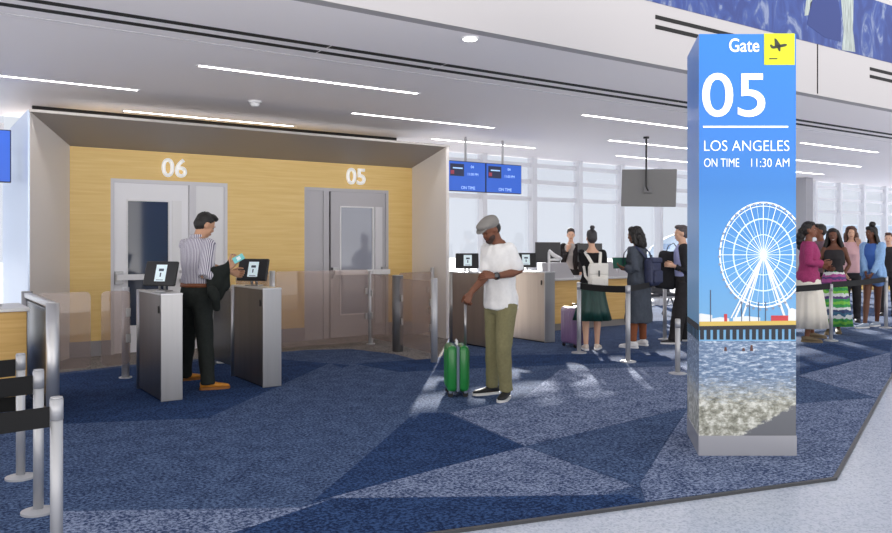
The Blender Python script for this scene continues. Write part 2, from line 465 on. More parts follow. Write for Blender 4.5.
# ------------------------------------------------------------------ doors 06 and 05 with their side panels
M_doorf2 = mat('door_paint_darker', (184, 182, 187), 0.45)
def gate_door(n, x0, x1, leaf0, leaf1, dark):
    r = bpy.data.objects.new('door_%d' % n, None); COL.objects.link(r); r['kind'] = 'structure'
    r.location = (x0, VW, 0)
    w = x1-x0; a = leaf0-x0; b = leaf1-x0
    bm = bmesh.new()
    for p, q in ((0.0, 0.045), (w-0.045, w)): box(bm, (p, 0.0, 0), (q, 0.1, DH))
    box(bm, (0.045, 0.0, DH-0.05), (w-0.045, 0.1, DH))
    other = b if a < 0.1 else a-0.09
    box(bm, (other, 0.0, 0), (other+0.09, 0.1, DH-0.05))
    obj('door_frame', bm, M_doorf if n == 1 else M_doorf2, r)
    # leaf with a tall glazed slot
    bm = bmesh.new()
    g0, g1, z0, z1 = a+0.2, b-0.26, 0.35, 2.06
    Y0, Y1 = 0.03, 0.08
    box(bm, (a+0.045, Y0, 0.01), (g0, Y1, DH-0.05)); box(bm, (g1, Y0, 0.01), (b-0.005, Y1, DH-0.05))
    box(bm, (g0, Y0, 0.01), (g1, Y1, z0)); box(bm, (g0, Y0, z1), (g1, Y1, DH-0.05))
    obj('door_leaf', bm, M_door if n == 1 else M_doorf2, r)
    bm = bmesh.new()
    for p, q, s, t in ((g0, g0+0.02, z0, z1), (g1-0.02, g1, z0, z1), (g0+0.02, g1-0.02, z0, z0+0.02), (g0+0.02, g1-0.02, z1-0.02, z1)):
        box(bm, (p, 0.02, s), (q, 0.06, t))
    obj('glazing_bead', bm, M_white, r)
    bm = bmesh.new(); box(bm, (g0+0.02, 0.045, z0+0.02), (g1-0.02, 0.055, z1-0.02))
    obj('door_pane', bm, dark, r)
    bm = bmesh.new(); box(bm, (g1+0.03, 0.022, 0.2), (g1+0.16, 0.03, 2.06)); obj('edge_strip', bm, M_white if n == 1 else M_doorf, r)
    bm = bmesh.new()
    box(bm, (a+0.06, -0.09, 0.985), (b-0.02, -0.045, 1.06))
    pb = obj('push_bar', bm, M_white, r)
    bm = bmesh.new()
    for p in (a+0.05, b-0.13): box(bm, (p, -0.045, 0.93), (p+0.1, 0.03, 1.1))
    obj('bar_bracket', bm, M_steel, pb)
    # fixed side panel
    s0, s1 = (other+0.09, w-0.045) if other > w/2 else (0.045, other)
    bm = bmesh.new(); box(bm, (s0, 0.03, 0.0), (s1, 0.07, DH-0.05)); obj('side_panel', bm, M_white if n == 1 else M_doorf2, r)
    bm = bmesh.new(); box(bm, (0.0, 0.13, 0), (w, 0.17, DH)); obj('light_stop', bm, mat('light_stop_dark', (46, 48, 56), 0.7), r)  # added dark sheet behind the door, keeps window light out of the gaps
    return r
M_dpane = mat('door_glass_unlit', (58, 66, 84), 0.06, 0.0, 0.8)  # opaque dark colour stands in for the unlit space behind the pane
M_lpane = mat('door_glass_grey', (150, 154, 168), 0.06, 0.0, 0.8)
gate_door(1, d6[0], d6[1], d6[0], d6[0]+1.03, M_dpane)
gate_door(2, d5[0], d5[1], d5[1]-1.06, d5[1], M_lpane)
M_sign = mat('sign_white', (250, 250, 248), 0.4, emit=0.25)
def gate_no(s, x, z, label, par=None):
    r = thing('gate_number', label, 'sign', (x, VW, z))
    bm = text_bm(s, h=0.26, thick=0.03, bold=0.02)
    xs = [v.co.x for v in bm.verts]; w = max(xs)
    obj('numerals', moved(bm, Matrix.Translation((-w/2, 0.0, 0))), M_sign, r)
gate_no('06', onplane(174, 170, VW).x, 2.38, 'raised white numerals 06 over the door with dark glass')
gate_no('05', onplane(355.5, 176, VW).x, 2.40, 'raised white numerals 05 over the door behind the glass screen')

# ------------------------------------------------------------------ window wall
def window(n, x0, x1, start):
    r = bpy.data.objects.new('window_%d' % n, None); COL.objects.link(r); r['kind'] = 'structure'
    r.location = (0, VWIN, 0)
    x = start; xs = []
    while x < x1:
        if x > x0: xs.append(x)
        x += 1.33
    bm = bmesh.new()
    for x in xs: box(bm, (x-0.055, -0.14, 0), (x+0.055, 0.06, HC))
    obj('mullion', bm, M_frame, r)
    bm = bmesh.new()
    for z in (0.06, 2.43, 2.79, 3.14): box(bm, (x0, -0.05, z-0.045), (x1, 0.03, z+0.045))
    obj('transom', bm, M_frame, r)
    es = [x0]+xs+[x1]
    for a, b in zip(es, es[1:]):
        bm = bmesh.new(); box(bm, (a, -0.004, 0.0), (b, 0.004, HC)); obj('window_pane', bm, M_wglass, r)
    return r
window(1, -8, u0, -7.55)
window(2, u1+0.1, 29.4, 8.41)
bm = bmesh.new(); p = G(801, 300); c = onplane(802, 250, VWIN-0.35); box(bm, (c.x-0.22, VWIN-0.6, 0), (c.x+0.12, VWIN-0.16, HC)); obj('wall_column', bm, mat('column_grey', (150, 150, 156), 0.5), kind='structure')

# outside: apron and a parked aircraft
bm = bmesh.new(); box(bm, (-80, VWIN+0.6, -4.6), (260, 300, -4.5)); obj('ground_apron', bm, mat('apron_concrete', (222, 226, 232), 0.9), kind='structure')
ac = thing('aircraft', 'pale blue parked airliner outside beyond the windows', 'aircraft', cam_pt((643-446)/F*52, 52, -4.5), -YAW+0.1)
M_air = mat('aircraft_hazed_skin', (186, 206, 228), 0.7)  # pale blue hull with outdoor haze mixed into the colour
M_airw = mat('aircraft_belly', (236, 240, 246), 0.5)
bm = bmesh.new()
pts, rad = [], []
for x, rr, dz in ((0.15, 0.15, -0.35), (0.7, 0.75, -0.25), (1.8, 1.3, -0.12), (3.4, 1.75, 0), (5.5, 1.95, 0), (26, 1.95, 0), (32, 1.2, 0.5), (35, 0.4, 0.9)):
    pts.append(V((x, 0, 5.35+dz))); rad.append(rr)
tube(bm, pts, rad, 28, ref=(0, 1, 0)); obj('fuselage', bm, M_air, ac)
bm = bmesh.new()
for k in range(40): rbox(bm, V((7+k*0.5, -1.92, 5.75)), V((0.22, 0.1, 0.32)), 0.04)
obj('cabin_window', bm, mat('aircraft_glass', (120, 146, 180), 0.2), ac)['kind'] = 'stuff'
bm = bmesh.new(); rbox(bm, V((1.35, -0.86, 5.85)), V((0.8, 0.3, 0.35)), 0.05, Matrix.Rotation(0.45, 3, 'Z')); obj('cockpit_window', bm, MATS['aircraft_glass'], ac)
bm = bmesh.new(); box(bm, (2.3, -1.98, 4.55), (3.1, -1.5, 5.35)); obj('blue_emblem', bm, mat('emblem_blue', (110, 160, 220), 0.5), ac)
bm = bmesh.new()
plate(bm, [V((13, -1.6, 4.5)), V((20, -1.6, 4.6)), V((25, -15, 5.6)), V((23.2, -15, 5.6))], (0, 0, -1), 0.3)
obj('wing', bm, M_airw, ac)
bm = bmesh.new()
plate(bm, [V((29, 0.1, 6.5)), V((34, 0.1, 6.5)), V((35.5, 0.1, 12)), V((33, 0.1, 12))], (0, -1, 0), 0.25)
obj('tail_fin', bm, M_air, ac)
for x, y in ((3.6, 0), (15.5, 2.2), (15.5, -2.2)):
    bm = bmesh.new(); cyl(bm, (x, y, 4.0), (x, y, 0.5), 0.12); cyl(bm, (x, y-0.25, 0.5), (x, y+0.25, 0.5), 0.5, 20)
    obj('landing_gear', bm, mat('tyre_rubber', (40, 40, 42), 0.8), ac)

# ------------------------------------------------------------------ ceiling fittings
rows = ((8.18, [(-2.9, -0.24), (2.54, 5.2), (7.98, 10.64), (13.42, 16.08), (18.86, 21.5)], 'first'),
        (9.90, [(-0.25, 2.34), (5.22, 7.72), (10.3, 13.1), (16.0, 18.7)], 'second'),
        (11.52, [(2.54, 5.04), (7.63, 9.98), (12.2, 14.9), (17.2, 19.9)], 'third'))
M_trim = mat('fitting_white', (226, 226, 228), 0.5)
names = {
 (0,0): 'recessed strip light at the ceiling edge above the cordoned counter', (0,1): 'long recessed strip light above the man in the striped shirt',
 (0,2): 'recessed strip light on the ceiling in front of the hanging screen', (0,3): 'recessed strip light nearest the air slot beyond the gate pillar', (0,4): 'farthest strip light in the row along the air slot',
 (1,0): 'recessed strip light cut by the left picture edge, before the portal', (1,1): 'recessed strip light before the portal above numeral 05',
 (1,2): 'recessed strip light beside the mount of the hanging screen', (1,3): 'middle-row strip light over the women behind the belt barrier',
 (2,0): 'recessed strip light in the dark gap over the portal header', (2,1): 'recessed strip light above the blue flight screens',
 (2,2): 'recessed strip light nearest the windows behind the hanging screen', (2,3): 'window-side strip light far beyond the gate pillar'}
lamps = []
for i, (y, segs, _) in enumerate(rows):
    for j, (a, b) in enumerate(segs):
        if (i, j) in ((0, 0),): continue
        r = thing('strip_light', names[(i, j)], 'ceiling light', ((a+b)/2, y, HC), 0, 'strip lights recessed in the ceiling')
        h = (b-a)/2
        bm = bmesh.new()
        box(bm, (-h-0.02, -0.044, -0.006), (h+0.02, -0.03, 0.02)); box(bm, (-h-0.02, 0.03, -0.006), (h+0.02, 0.044, 0.02))
        box(bm, (-h-0.02, -0.03, -0.006), (-h, 0.03, 0.02)); box(bm, (h, -0.03, -0.006), (h+0.02, 0.03, 0.02))
        obj('light_frame', bm, M_trim, r)
        bm = bmesh.new(); box(bm, (-h, -0.03, -0.003), (h, 0.03, 0.015)); obj('diffuser', bm, M_strip, r)
dl_ = thing('downlight', 'small round recessed downlight glowing near the ceiling edge', 'ceiling light', G(470, 38, HC))
bm = bmesh.new(); cyl(bm, (0, 0, -0.012), (0, 0, 0.01), 0.078, 28); obj('rim', bm, M_trim, dl_)
bm = bmesh.new(); cyl(bm, (0, 0, -0.016), (0, 0, -0.011), 0.062, 28); obj('lens', bm, emis('lit_lens', (255, 252, 246), 9.0), dl_)
sd = thing('smoke_detector', 'round white smoke detector on the ceiling before the portal', 'smoke detector', G(255, 101, HC))
bm = bmesh.new(); cyl(bm, (0, 0, -0.025), (0, 0, 0.0), 0.085, 24); obj('base', bm, M_trim, sd)
bm = bmesh.new(); loft(bm, [(V((0, 0, -0.025)), V((.062, 0, 0)), V((0, .062, 0))), (V((0, 0, -0.06)), V((.055, 0, 0)), V((0, .055, 0))), (V((0, 0, -0.075)), V((.03, 0, 0)), V((0, .03, 0)))], 24); obj('sensor_cap', bm, M_white, sd)

# hanging screen seen from its back
c = G(645.7, 137.3, HC)
tv = thing('hanging_screen', 'grey flat screen hung from the ceiling on a black pole, seen from behind', 'screen', c, -YAW-0.1)
Yt = depth(c); zc = EYE-(188-HZ)/F*Yt
bm = bmesh.new(); rbox(bm, V((0.05, -0.0, zc-HC)), V((0.92, 0.045, 0.64)), 0.012, Matrix.Rotation(0.03, 3, 'Y') @ Matrix.Rotation(-0.28, 3, 'Z')); obj('back_cover', bm, mat('screen_grey', (112, 112, 112), 0.55), tv)
bm = bmesh.new(); tube(bm, [(0, -0.06, 0), (0, -0.06, zc-HC+0.02), (0.03, -0.06, zc-HC-0.04)], 0.016, 10); cyl(bm, (0, -0.06, -0.03), (0, -0.06, 0), 0.05); obj('pole', bm, M_black, tv)
bm = bmesh.new(); rbox(bm, V((0.03, -0.035, zc-HC-0.03)), V((0.14, 0.05, 0.12)), 0.008); obj('mount_plate', bm, mat('mount_grey', (100, 100, 102), 0.5), tv)

# blue flight information screens
M_fids = mat('screen_blue', (38, 92, 196), 0.35, emit=0.35)
M_fdark = mat('screen_navy', (22, 34, 70), 0.35, emit=0.2)
M_ftext = mat('screen_text', (170, 205, 250), 0.4, emit=0.5)
def fids(x, y, ztop, w, h, label, rot=0.0, texts=True):
    r = thing('flight_screen', label, 'screen', (x, y, ztop), rot, 'blue flight screens')
    bm = bmesh.new(); rbox(bm, V((w/2, 0.03, -h/2)), V((w, 0.06, h)), 0.006); obj('casing', bm, M_black, r)
    bm = bmesh.new(); box(bm, (0.012, -0.004, -h+0.012), (w-0.012, 0.0, -0.012)); obj('display', bm, M_fids, r)
    bm = bmesh.new(); box(bm, (0.05, -0.006, -h*0.5), (w*0.42, -0.003, -h*0.1)); obj('picture_tile', bm, M_fdark, r)
    for s, X, Z, hh in (('04', w*0.6, -h*0.22, h*0.09), ('11:00 PM', w*0.52, -h*0.46, h*0.085), ('ON TIME', w*0.35, -h*0.92, h*0.1)):
        obj('lettering', moved(text_bm(s, h=hh, thick=0.002), Matrix.Translation((X, -0.004, Z))), M_ftext, r)
    bm = bmesh.new(); box(bm, (w*0.13, -0.009, -h*0.26), (w*0.38, -0.005, -h*0.22)); obj('caption_bar', bm, M_ftext, r)
    bm = bmesh.new(); box(bm, (0.06, -0.009, -h*0.44), (0.13, -0.005, -h*0.32)); obj('red_tile', bm, mat('tile_red', (170, 60, 80), 0.5), r)
    bm = bmesh.new(); cyl(bm, (w/2, 0.04, 0), (w/2, 0.04, HC-ztop), 0.02); obj('hanger', bm, mat('hanger_grey', (180, 180, 184), 0.5), r)
a = onplane(447.5, 161, 11.0); b = onplane(521.7, 165.4, 11.0)
wf = (b.x-a.x)/2-0.0
fids(b.x-wf, 11.0, b.z, wf-0.004, 0.52, 'blue flight screen hung by the windows, the one clear of the portal edge')
fids(b.x-2*wf, 11.0, b.z, wf-0.004, 0.52, 'blue flight screen hung by the windows, partly covered by the portal edge')
a = onplane(11.2, 130, 10.6)
fids(a.x-0.9, 10.6, a.z, 0.9, 0.62, 'blue flight screen at the left picture edge above the timber counter')

# ------------------------------------------------------------------ steel boarding gates
M_bsteel = mat('bronze_brushed_steel', (176, 166, 158), 0.38, 0.85, noise_scale=14, noise_amt=0.06, stretch=(1, 1, 0.05))
def kiosk(x0, y0, w, Ln, h, label, tab_rot, tab_y, post=True, tw=0.37, side=None):
    r = thing('boarding_kiosk', label, 'kiosk', (x0+w/2, y0, 0), 0, 'steel boarding kiosks')
    bm = bmesh.new(); rbox(bm, V((0, Ln/2, h/2)), V((w-0.004, Ln-0.004, h-0.03)), 0.006); obj('cabinet', bm, side or M_shade_steel, r)
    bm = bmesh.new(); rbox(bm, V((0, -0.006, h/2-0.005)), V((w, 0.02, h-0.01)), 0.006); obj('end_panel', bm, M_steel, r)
    bm = bmesh.new(); rbox(bm, V((0, Ln/2-0.006, h-0.008)), V((w+0.004, Ln+0.022, 0.018)), 0.005); obj('top_plate', bm, M_chrome, r)
    bm = bmesh.new(); box(bm, (-w/2+0.02, 0.01, 0.0), (w/2-0.02, Ln-0.01, 0.03)); obj('plinth', bm, M_black, r)
    bm = bmesh.new(); rbox(bm, V((-w/2-0.003, 0.06, h*0.84)), V((0.012, 0.02, 0.05)), 0.004); ell(bm, V((-w/2-0.004, 0.06, h*0.84+0.03)), (0.006, 0.014, 0.014)); obj('lock', bm, M_black, r)
    if post:
        bm = bmesh.new(); cyl(bm, (-w/2+0.03, Ln+0.05, 0), (-w/2+0.03, Ln+0.05, h), 0.042, 20); obj('end_post', bm, M_steel, r)
        bm = bmesh.new(); rbox(bm, V((w/2-0.07, Ln+0.04, h/2)), V((0.1, 0.08, h-0.02)), 0.01); obj('hinge_column', bm, M_black, r)
    # tilted reader tablet on a short stem
    t = thing('reader', '', '', (0, tab_y, h), tab_rot); del t['label']; del t['category']; t.parent = r; t.name = 'tablet'
    R = Matrix.Rotation(-0.28, 3, 'X')
    th = tw*0.68
    bm = bmesh.new(); rbox(bm, V((0, 0, 0.05+th/2)), V((tw, 0.035, th)), 0.014, R); obj('housing', bm, M_black, t)
    bm = bmesh.new(); cyl(bm, (-0.03, 0.02, 0), (-0.03, 0.02, 0.12), 0.012); cyl(bm, (0.03, 0.02, 0), (0.03, 0.02, 0.12), 0.012); rbox(bm, V((0, 0.02, 0.006)), V((0.16, 0.12, 0.012)), 0.004); obj('stem', bm, M_steel, t)
    bm = bmesh.new(); box(bm, (-0.06, -0.0195, -0.08), (0.06, -0.017, 0.085))
    obj('display', moved(bm, Matrix.Translation((0.01, 0, 0.05+th/2)) @ R.to_4x4()), mat('tablet_display', (206, 222, 228), 0.3, emit=0.35), t)
    bm = bmesh.new()
    box(bm, (-0.025, -0.021, 0.02), (0.03, -0.019, 0.045)); box(bm, (-0.006, -0.021, -0.035), (0.008, -0.019, 0.005)); box(bm, (-0.04, -0.021, -0.07), (0.04, -0.019, -0.064))
    obj('display_marks', moved(bm, Matrix.Translation((0.01, 0, 0.05+th/2)) @ R.to_4x4()), mat('display_ink', (60, 72, 84), 0.5), t)
    return r
kiosk(1.985, 7.54, 0.20, 0.80, 1.0, 'steel boarding kiosk with black tablet, left of the man in striped shirt', -0.9, 0.36, tw=0.36)
kiosk(3.035, 7.70, 0.20, 0.84, 1.01, 'steel boarding kiosk with black tablet, right of the man in striped shirt', -0.9, 0.52, tw=0.36)
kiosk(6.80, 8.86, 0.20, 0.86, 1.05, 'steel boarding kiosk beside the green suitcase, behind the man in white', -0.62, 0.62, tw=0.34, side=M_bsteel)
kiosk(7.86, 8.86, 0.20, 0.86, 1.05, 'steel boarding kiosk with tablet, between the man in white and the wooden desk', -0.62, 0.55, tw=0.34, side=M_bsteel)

def post(x, y, h, rad, label, base=True, m=None):
    r = thing('gate_post', label, 'post', (x, y, 0), 0, 'round steel gate posts')
    bm = bmesh.new(); cyl(bm, (0, 0, 0.0), (0, 0, h-0.008), rad, 24); obj('tube', bm, m or M_satin, r)
    bm = bmesh.new(); cyl(bm, (0, 0, h-0.008), (0, 0, h), rad*0.97, 24); obj('cap', bm, M_chrome, r)
    if base:
        bm = bmesh.new(); cyl(bm, (0, 0, 0.0), (0, 0, 0.012), rad*1.7, 28); obj('flange', bm, M_chrome, r)
    return r
post(2.03, 9.12, 0.99, 0.04, 'steel gate post behind the kiosk left of striped shirt man')
post(3.27, 9.62, 0.99, 0.045, 'steel gate post behind the legs of the striped shirt man')
post(4.16, 10.2, 1.10, 0.04, 'steel gate post at the free end of the glass screen, behind a kiosk')
post(5.68, 10.2, 1.07, 0.038, 'slim steel gate post in front of door 05')
post(5.60, 9.30, 1.04, 0.075, 'dark twin steel gate post, thickest of those before door 05', False, mat('post_gunmetal', (120, 119, 121), 0.45, 0.5))
post(5.457, 8.19, 1.04, 0.042, 'bright steel gate post nearest the green suitcase', False)
post(6.86, 10.35, 1.10, 0.032, 'thin steel gate post against the portal side')
def glass_panel(p, q, z0, z1, label, round_=0.05, name='glass_panel', cat='glass panel', bracket=None):
    p, q = V((p[0], p[1], 0)), V((q[0], q[1], 0)); d = (q-p); w = d.length
    r = thing(name, label, cat, p, math.atan2(d.y, d.x), 'glass gate panels')
    bm = bmesh.new(); t = bmesh.new()
    pts = []
    for cx, cz, a0 in ((w-round_, z1-round_, 0), (round_, z1-round_, 90), (round_, z0+round_, 180), (w-round_, z0+round_, 270)):
        for k in range(5): a = math.radians(a0+k*22.5); pts.append(V((cx+round_*math.cos(a), -0.006, cz+round_*math.sin(a))))
    plate(bm, pts, (0, 1, 0), 0.012)
    obj('pane', bm, M_glass, r)
    if bracket is not None:
        bm = bmesh.new()
        for x in bracket:
            for z in ((z0*0.65+z1*0.35), (z0*0.3+z1*0.7)): rbox(bm, V((x, 0, z)), V((0.05, 0.03, 0.09)), 0.006)
        obj('clamp', bm, M_steel, r)
    return r
glass_panel((1.09, 8.62), (1.585, 8.62), 0.22, 0.98, 'clear glass gate flap next to the timber counter', bracket=(0.02,))
glass_panel((1.685, 8.62), (1.965, 8.62), 0.22, 0.98, 'clear glass gate flap hinged behind the kiosk with white display', bracket=(0.26,))
glass_panel((4.21, 10.2), (5.63, 10.2), 0.05, 1.09, 'wide glass screen in front of door 05', 0.02, bracket=(0.02, 1.40))
glass_panel((3.45, 9.62), (4.10, 10.18), 0.06, 1.09, 'glass screen behind the kiosk right of striped shirt man', 0.02, bracket=(0.02,))
glass_panel((5.66, 10.14), (5.62, 9.40), 0.10, 1.03, 'narrow glass panel between the slim and the twin post', 0.02, bracket=(0.02, 0.72))
glass_panel((5.585, 9.20), (5.465, 8.25), 0.10, 1.0, 'glass panel running from twin post to the bright post', 0.02, bracket=(0.03, 0.92))
glass_panel((6.05, 10.0), (6.80, 10.3), 0.1, 1.04, 'glass flap beside the portal side and thin post', 0.04, bracket=(0.72,))
# side barrier next to the timber counter
sb = thing('gate_barrier', 'steel and dark glass gate barrier at the end of the timber counter', 'gate barrier', (1.02, 7.10, 0))
bm = bmesh.new(); cyl(bm, (0, 0, 0), (0, 0, 0.98), 0.05, 24); obj('post', bm, M_chrome, sb)
bm = bmesh.new(); cyl(bm, (0, 1.57, 0), (0, 1.57, 1.0), 0.05, 24); obj('post', bm, M_steel, sb)
bm = bmesh.new(); rbox(bm, V((0, 0.785, 0.965)), V((0.06, 1.5, 0.05)), 0.01); obj('top_rail', bm, M_chrome, sb)
bm = bmesh.new(); rbox(bm, V((0, 0.785, 0.5)), V((0.03, 1.44, 0.84)), 0.006); obj('infill_panel', bm, mat('smoked_panel', (84, 86, 90), 0.25, 0.6), sb)
bm = bmesh.new(); rbox(bm, V((0.0, 0.785, 0.07)), V((0.05, 1.5, 0.05)), 0.01); obj('bottom_rail', bm, M_steel, sb)
sb = thing('gate_barrier', 'dark gate barrier panel behind the kiosk right of striped shirt man', 'gate barrier', (3.13, 8.72, 0))
bm = bmesh.new(); rbox(bm, V((0, 0.42, 0.5)), V((0.03, 0.7, 0.86)), 0.006); obj('infill_panel', bm, MATS['smoked_panel'], sb)
bm = bmesh.new(); rbox(bm, V((0, 0.42, 0.95)), V((0.06, 0.8, 0.05)), 0.01); obj('top_rail', bm, M_steel, sb)
bm = bmesh.new(); cyl(bm, (0, 0.03, 0), (0, 0.03, 0.97), 0.03); cyl(bm, (0, 0.8, 0), (0, 0.8, 0.97), 0.03); obj('post', bm, M_steel, sb)

# ------------------------------------------------------------------ belt stanchions
def stanchion(loc, h, rad, label, cat='stanchion', belt_to=None, bz=None, bw=0.055, grp='steel belt stanchions', base=0.10):
    r = thing('belt_stanchion', label, cat, (loc[0], loc[1], 0), 0, grp)
    bm = bmesh.new(); loft(bm, [(V((0, 0, 0)), V((base, 0, 0)), V((0, base, 0))), (V((0, 0, 0.012)), V((base, 0, 0)), V((0, base, 0))), (V((0, 0, 0.024)), V((rad*1.4, 0, 0)), V((0, rad*1.4, 0)))], 32, smooth=False); obj('base', bm, M_satin, r)
    bm = bmesh.new(); cyl(bm, (0, 0, 0.02), (0, 0, h-0.10), rad*0.94, 24); obj('pole', bm, M_satin, r)
    bm = bmesh.new(); cyl(bm, (0, 0, h-0.10), (0, 0, h-0.008), rad, 24); cyl(bm, (0, 0, h-0.008), (0, 0, h), rad*0.9, 24); obj('belt_head', bm, M_satin, r)
    if belt_to is not None:
        q = V((belt_to[0]-loc[0], belt_to[1]-loc[1], 0)); d = q.normalized(); n = V((-d.y, d.x, 0))
        z = (h-0.075) if bz is None else bz
        bm = bmesh.new(); N = 10; a = d*rad; b = q-d*rad
        rows_ = []
        for k in range(N+1):
            p = a.lerp(b, k/N); s = -0.012*4*(k/N)*(1-k/N)
            rows_.append([bm.verts.new(p+n*o+V((0, 0, z+s+zz))) for o, zz in ((-0.002, -bw/2), (0.002, -bw/2), (0.002, bw/2), (-0.002, bw/2))])
        for r0, r1 in zip(rows_, rows_[1:]):
            for k in range(4): bm.faces.new((r0[k], r0[(k+1) % 4], r1[(k+1) % 4], r1[k]))
        bm.faces.new(rows_[0][::-1]); bm.faces.new(rows_[-1])
        obj('belt', bm, M_belt, r)
    return r
SX = 0.62
for y, hh, lb, bz, bw in ((5.57, 0.775, 'steel belt stanchion closest to the timber counter, black belt', 0.69, 0.105),
                      (4.80, 0.775, 'middle steel belt stanchion of three, black belt', 0.695, 0.10),
                      (3.86, 0.78, 'nearest steel belt stanchion in the left corner, base out of frame', 0.695, 0.09)):
    stanchion((SX if y > 4 else 0.57, y), hh, 0.028, lb, belt_to=(SX-1.55, y), bz=bz, bw=bw, grp='steel stanchions in the left corner', base=0.088)
A1, A2, A3, A4 = G(579, 353), G(628, 362), G(664.8, 339.6), G(677.7, 374)
stanchion(A1, 0.95, 0.03, 'steel stanchion beside the purple suitcase', belt_to=A2, bz=0.9, bw=0.085)
stanchion(A2, 0.95, 0.032, 'steel stanchion in front of the woman in long grey coat', belt_to=A3, bz=0.905, bw=0.075)
stanchion(A3, 0.90, 0.03, 'steel stanchion behind the long grey coat, before the person in black', belt_to=G(712, 345), bz=0.85, bw=0.06)
stanchion(A4, 0.62, 0.03, 'short steel stanchion close to the gate pillar')
stanchion(G(712, 345), 0.90, 0.03, 'steel stanchion standing behind the gate pillar, ending the queue belt')
B0, B1, B2 = G(748, 352), G(831, 341), G(886, 328)
stanchion(B1, 0.86, 0.028, 'pale stanchion in front of the patterned skirt', belt_to=B0, bz=0.83, bw=0.09, grp='pale stanchions by the right group')
stanchion(B0, 0.86, 0.028, 'pale stanchion standing behind the gate pillar', grp='pale stanchions by the right group')
b2 = stanchion(B2, 0.90, 0.032, 'pale stanchion beside the denim jacket woman', belt_to=B1, bz=0.85, bw=0.09, grp='pale stanchions by the right group')

# ------------------------------------------------------------------ counters
lc = thing('timber_counter', 'timber counter with white top at the left picture edge', 'counter', (0.92, 7.82, 0))
bm = bmesh.new(); rbox(bm, V((-0.9, 0.35, 0.5)), V((1.8, 0.7, 0.74)), 0.008); obj('front', bm, M_wood2, lc)
bm = bmesh.new(); rbox(bm, V((-0.9, 0.35, 0.885)), V((1.84, 0.76, 0.03)), 0.006); obj('worktop', bm, mat('counter_top', (226, 224, 222), 0.4), lc)
bm = bmesh.new(); box(bm, (-1.78, 0.03, 0), (-0.03, 0.67, 0.13)); obj('plinth', bm, M_slot, lc)
mn = thing('desk_monitor', 'pale monitor standing on the timber counter at the left edge', 'monitor', D(9, 303, 7.35) * 1.0)
mn.location = (0.62, 8.12, 0.90); mn.rotation_euler.z = -0.3
bm = bmesh.new(); rbox(bm, V((0, 0, 0.012)), V((0.24, 0.2, 0.02)), 0.006); obj('foot', bm, M_white, mn)
bm = bmesh.new(); rbox(bm, V((0, 0.04, 0.17)), V((0.06, 0.03, 0.32)), 0.006); obj('stand', bm, M_white, mn)
bm = bmesh.new(); rbox(bm, V((-0.08, 0.0, 0.4)), V((0.36, 0.04, 0.36)), 0.01); obj('back_cover', bm, M_frame, mn)

CXA, CXB, CY = 8.85, 11.3, 10.0
dk = thing('service_desk', 'long timber-fronted service desk with grey screens behind the queue', 'counter', (CXA, CY, 0))
Lk = CXB-CXA
bm = bmesh.new(); box(bm, (0, 0, 0.12), (Lk, 0.06, 0.85)); box(bm, (0, 0.06, 0.12), (0.05, 0.75, 0.85)); box(bm, (Lk-0.05, 0.06, 0.12), (Lk, 0.75, 0.85)); obj('front', bm, M_wood2, dk)
bm = bmesh.new(); box(bm, (0.03, 0.04, 0), (Lk-0.03, 0.7, 0.12)); obj('plinth', bm, mat('plinth_taupe', (140, 134, 130), 0.5), dk)
bm = bmesh.new(); rbox(bm, V((Lk/2, 0.34, 0.87)), V((Lk+0.06, 0.86, 0.04)), 0.008); obj('worktop', bm, mat('desk_top', (206, 204, 204), 0.4), dk)
for a, b in ((0.05, 0.66), (1.15, 1.78), (1.84, 2.42)):
    bm = bmesh.new()
    pts = [V((a-0.03, 0.0, 0.89)), V((b+0.06, 0.0, 0.89)), V((b-0.05, 0.10, 1.15)), V((a+0.03, 0.10, 1.15))]
    plate(bm, pts, (0, 0.94, -0.34), 0.03); obj('privacy_screen', bm, mat('privacy_grey', (168, 165, 168), 0.5), dk)
def monitor(loc, rz, w, h, label):
    r = thing('desk_monitor', label, 'monitor', loc, rz)
    bm = bmesh.new(); rbox(bm, V((0, 0, 0.01)), V((0.2, 0.16, 0.02)), 0.006); obj('foot', bm, M_black, r)
    bm = bmesh.new(); rbox(bm, V((0, 0.03, 0.16)), V((0.05, 0.03, 0.3)), 0.006); obj('stand', bm, M_black, r)
    bm = bmesh.new(); rbox(bm, V((0, 0, 0.3+h/2-0.05)), V((w, 0.04, h)), 0.008); obj('casing', bm, mat('monitor_dark', (40, 40, 44), 0.35), r)
monitor((CXA+0.62, CY+0.58, 0.89), -0.45, 0.46, 0.36, 'dark monitor on the service desk next to the kiosk')
monitor((CXA+1.66, CY+0.58, 0.89), -0.45, 0.46, 0.34, 'dark monitor on the desk behind the woman with white backpack')
sc_ = thing('scanner', 'white pass scanner on a bent stand beside the kiosk', 'scanner', D(549, 280.0, 12.3))
p = D(549, 280, 12.3); sc_.location = (p.x, p.y, 0.0); sc_.rotation_euler.z = -YAW
M_scan = mat('scanner_white', (228, 228, 230), 0.4)
bm = bmesh.new(); cyl(bm, (0, 0, 0), (0, 0, 0.02), 0.09); obj('base', bm, M_scan, sc_)
bm = bmesh.new(); cyl(bm, (0, 0, 0.02), (0, 0, 1.33), 0.02); obj('stand', bm, M_scan, sc_)
bm = bmesh.new(); tube(bm, [(0, 0, 1.33), (0.0, -0.02, 1.36), (0.06, -0.05, 1.30), (0.17, -0.07, 1.24)], [0.022, 0.026, 0.032, 0.026], 12); rbox(bm, V((0.08, -0.07, 1.22)), V((0.14, 0.05, 0.035)), 0.01); obj('reader_head', bm, M_scan, sc_)

